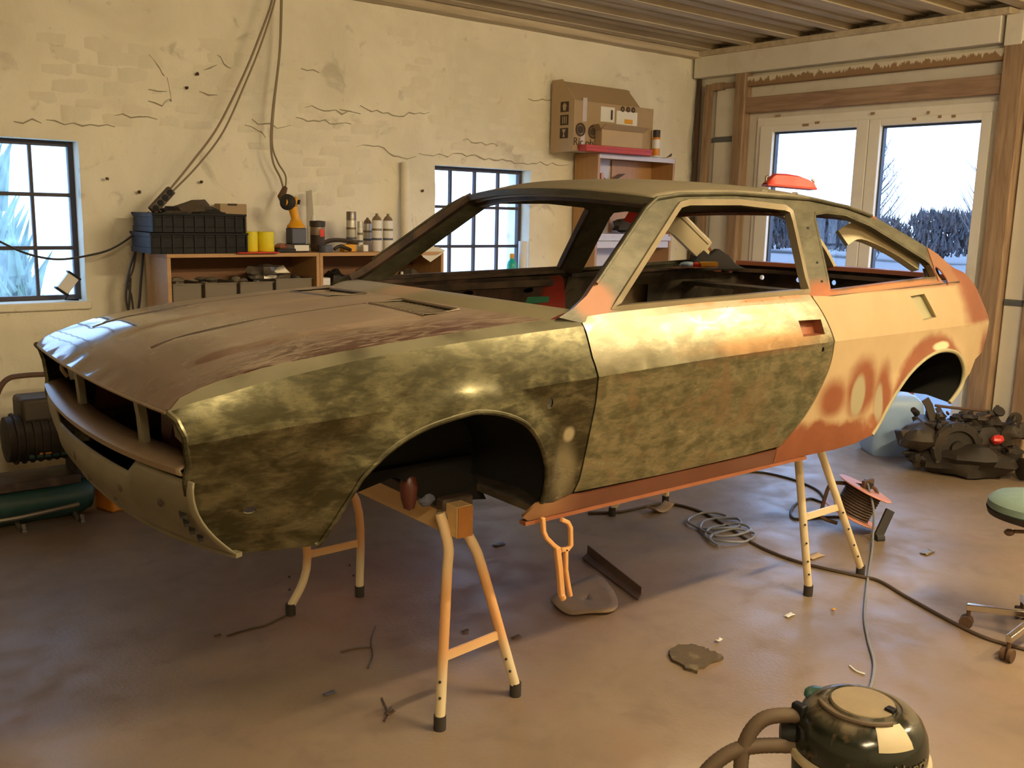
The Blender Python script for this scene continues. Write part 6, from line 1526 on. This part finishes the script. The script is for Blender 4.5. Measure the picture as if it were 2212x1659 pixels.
MB().lathe([(.033, hh_*.64), (.033, hh_*.70), (.031, hh_*.72)], (xx, 5.66, BZ), 22).build('orange_ring', 'orangeplastic', sc2)
MB().lathe([(.031, hh_*.71), (.031, hh_*.98), (.027, hh_)], (xx, 5.66, BZ), 22).build('cap', 'inner_brown', sc2)
MB().lathe([(.0335, .01), (.034, .012), (.034, hh_*.30), (.0335, hh_*.31)], (xx, 5.66, BZ), 22, cap=False).build('label', 'orangeplastic', sc2)
a, b = on_y(1420, 337, 5.72), on_y(1452, 331, 5.72)
tag(MB().prism([(a.x, 5.72, BZ+.001), (a.x+.12, 5.72, BZ+.006), (b.x, 5.72, BZ+.045), (b.x-.005, 5.72, BZ+.02), (a.x+.10, 5.72, BZ+.001)], (0, .012, 0)).build('putty_knife', 'rust'), 'dark blade lying on the bookcase top beside the can', 'blade')

# ---------- on and in the car
Mc = car.matrix_basis.copy()
Mc = Matrix.Translation(car.location) @ car.rotation_euler.to_matrix().to_4x4()
def cw(x, y, z): return Mc @ Vector((x, y, z))
rp = cw(1.98, .02, 1.295)
ra, rb2 = at_d(1652, 398, rp), at_d(1757, 407, rp)
axis = (rb2-ra); L = axis.length; cpt = (ra+rb2)/2
uz = rooff((1.98-.95)/1.39, .5)[2]
pd = thing('red_sanding_block', 'long red foam sanding block lying on the roof', 'sanding block', cpt)
ux = axis.normalized(); uy = Vector((0, 0, 1)).cross(ux).normalized(); uu = ux.cross(uy)
def pq(a, b, c): return cpt+ux*a+uy*b+uu*c
mb = MB(); prof = [(-.5, 0.0, .05), (-.46, .012, .06), (-.40, .036, .062), (-.34, .047, .06), (-.1, .05, .06), (.15, .046, .06), (.33, .036, .06), (.44, .020, .058), (.5, .0, .05)]
for q, hgt, wd_ in prof: mb.v += [pq(q*L, -wd_, .0), pq(q*L, -wd_*.85, hgt*.8+.004), pq(q*L, 0, hgt+.004), pq(q*L, wd_*.85, hgt*.8+.004), pq(q*L, wd_, .0)]
for i in range(len(prof)-1):
    for k in range(5): mb.f.append((5*i+k, 5*i+(k+1) % 5, 5*i+5+(k+1) % 5, 5*i+5+k))
mb.build('foam_body', 'redfoam', pd)
MB().box(pq(0, 0, 0)-Vector((.001, .001, .001)), pq(0, 0, 0)+Vector((.001, .001, .001))).build('core', 'redbox', pd, smooth=False)
MB().prism([pq(-L*.5, -.062, -.008), pq(L*.5, -.062, -.008), pq(L*.5, .062, -.008), pq(-L*.5, .062, -.008)], uu*.009).build('base_plate', 'redbox', pd, bevel=.002)
for s_ in (-1, 1): MB().tube(smoothpts([pq(s_*L*.47, 0, .010), pq(s_*L*.49, 0, .03), pq(s_*L*.44, 0, .038)], 4), .006, 6).build('clip', 'metal', pd)
# blister pack on the far belt rail
bp_ = at_d(1505, 575, cw(2.25, .70, .885))
pc_ = thing('blister_pack', 'clear blister pack with red and yellow card lying on the far belt line', 'package', bp_)
a, m_, b = at_d(1462, 577, bp_), at_d(1512, 577, bp_), at_d(1548, 577, bp_)
MB().blobm(at_d(1485, 572, bp_), ((m_-a).length*.45, .03, .016), 3, .3, 14).build('blister', 'jug', pc_)
MB().blobm(at_d(1503, 573, bp_), (.018, .028, .017), 2, .1, 12).build('red_part', 'red', pc_)
MB().strip([m_+Vector((0, 0, .016)), b+Vector((0, 0, .016))], .07, .022).build('yellow_card', 'toolyellow', pc_)
MB().strip([a, b], .08, .004).build('backing_card', 'reelplastic', pc_)

for o in bpy.data.objects:
    if '_local' in o: del o['_local']
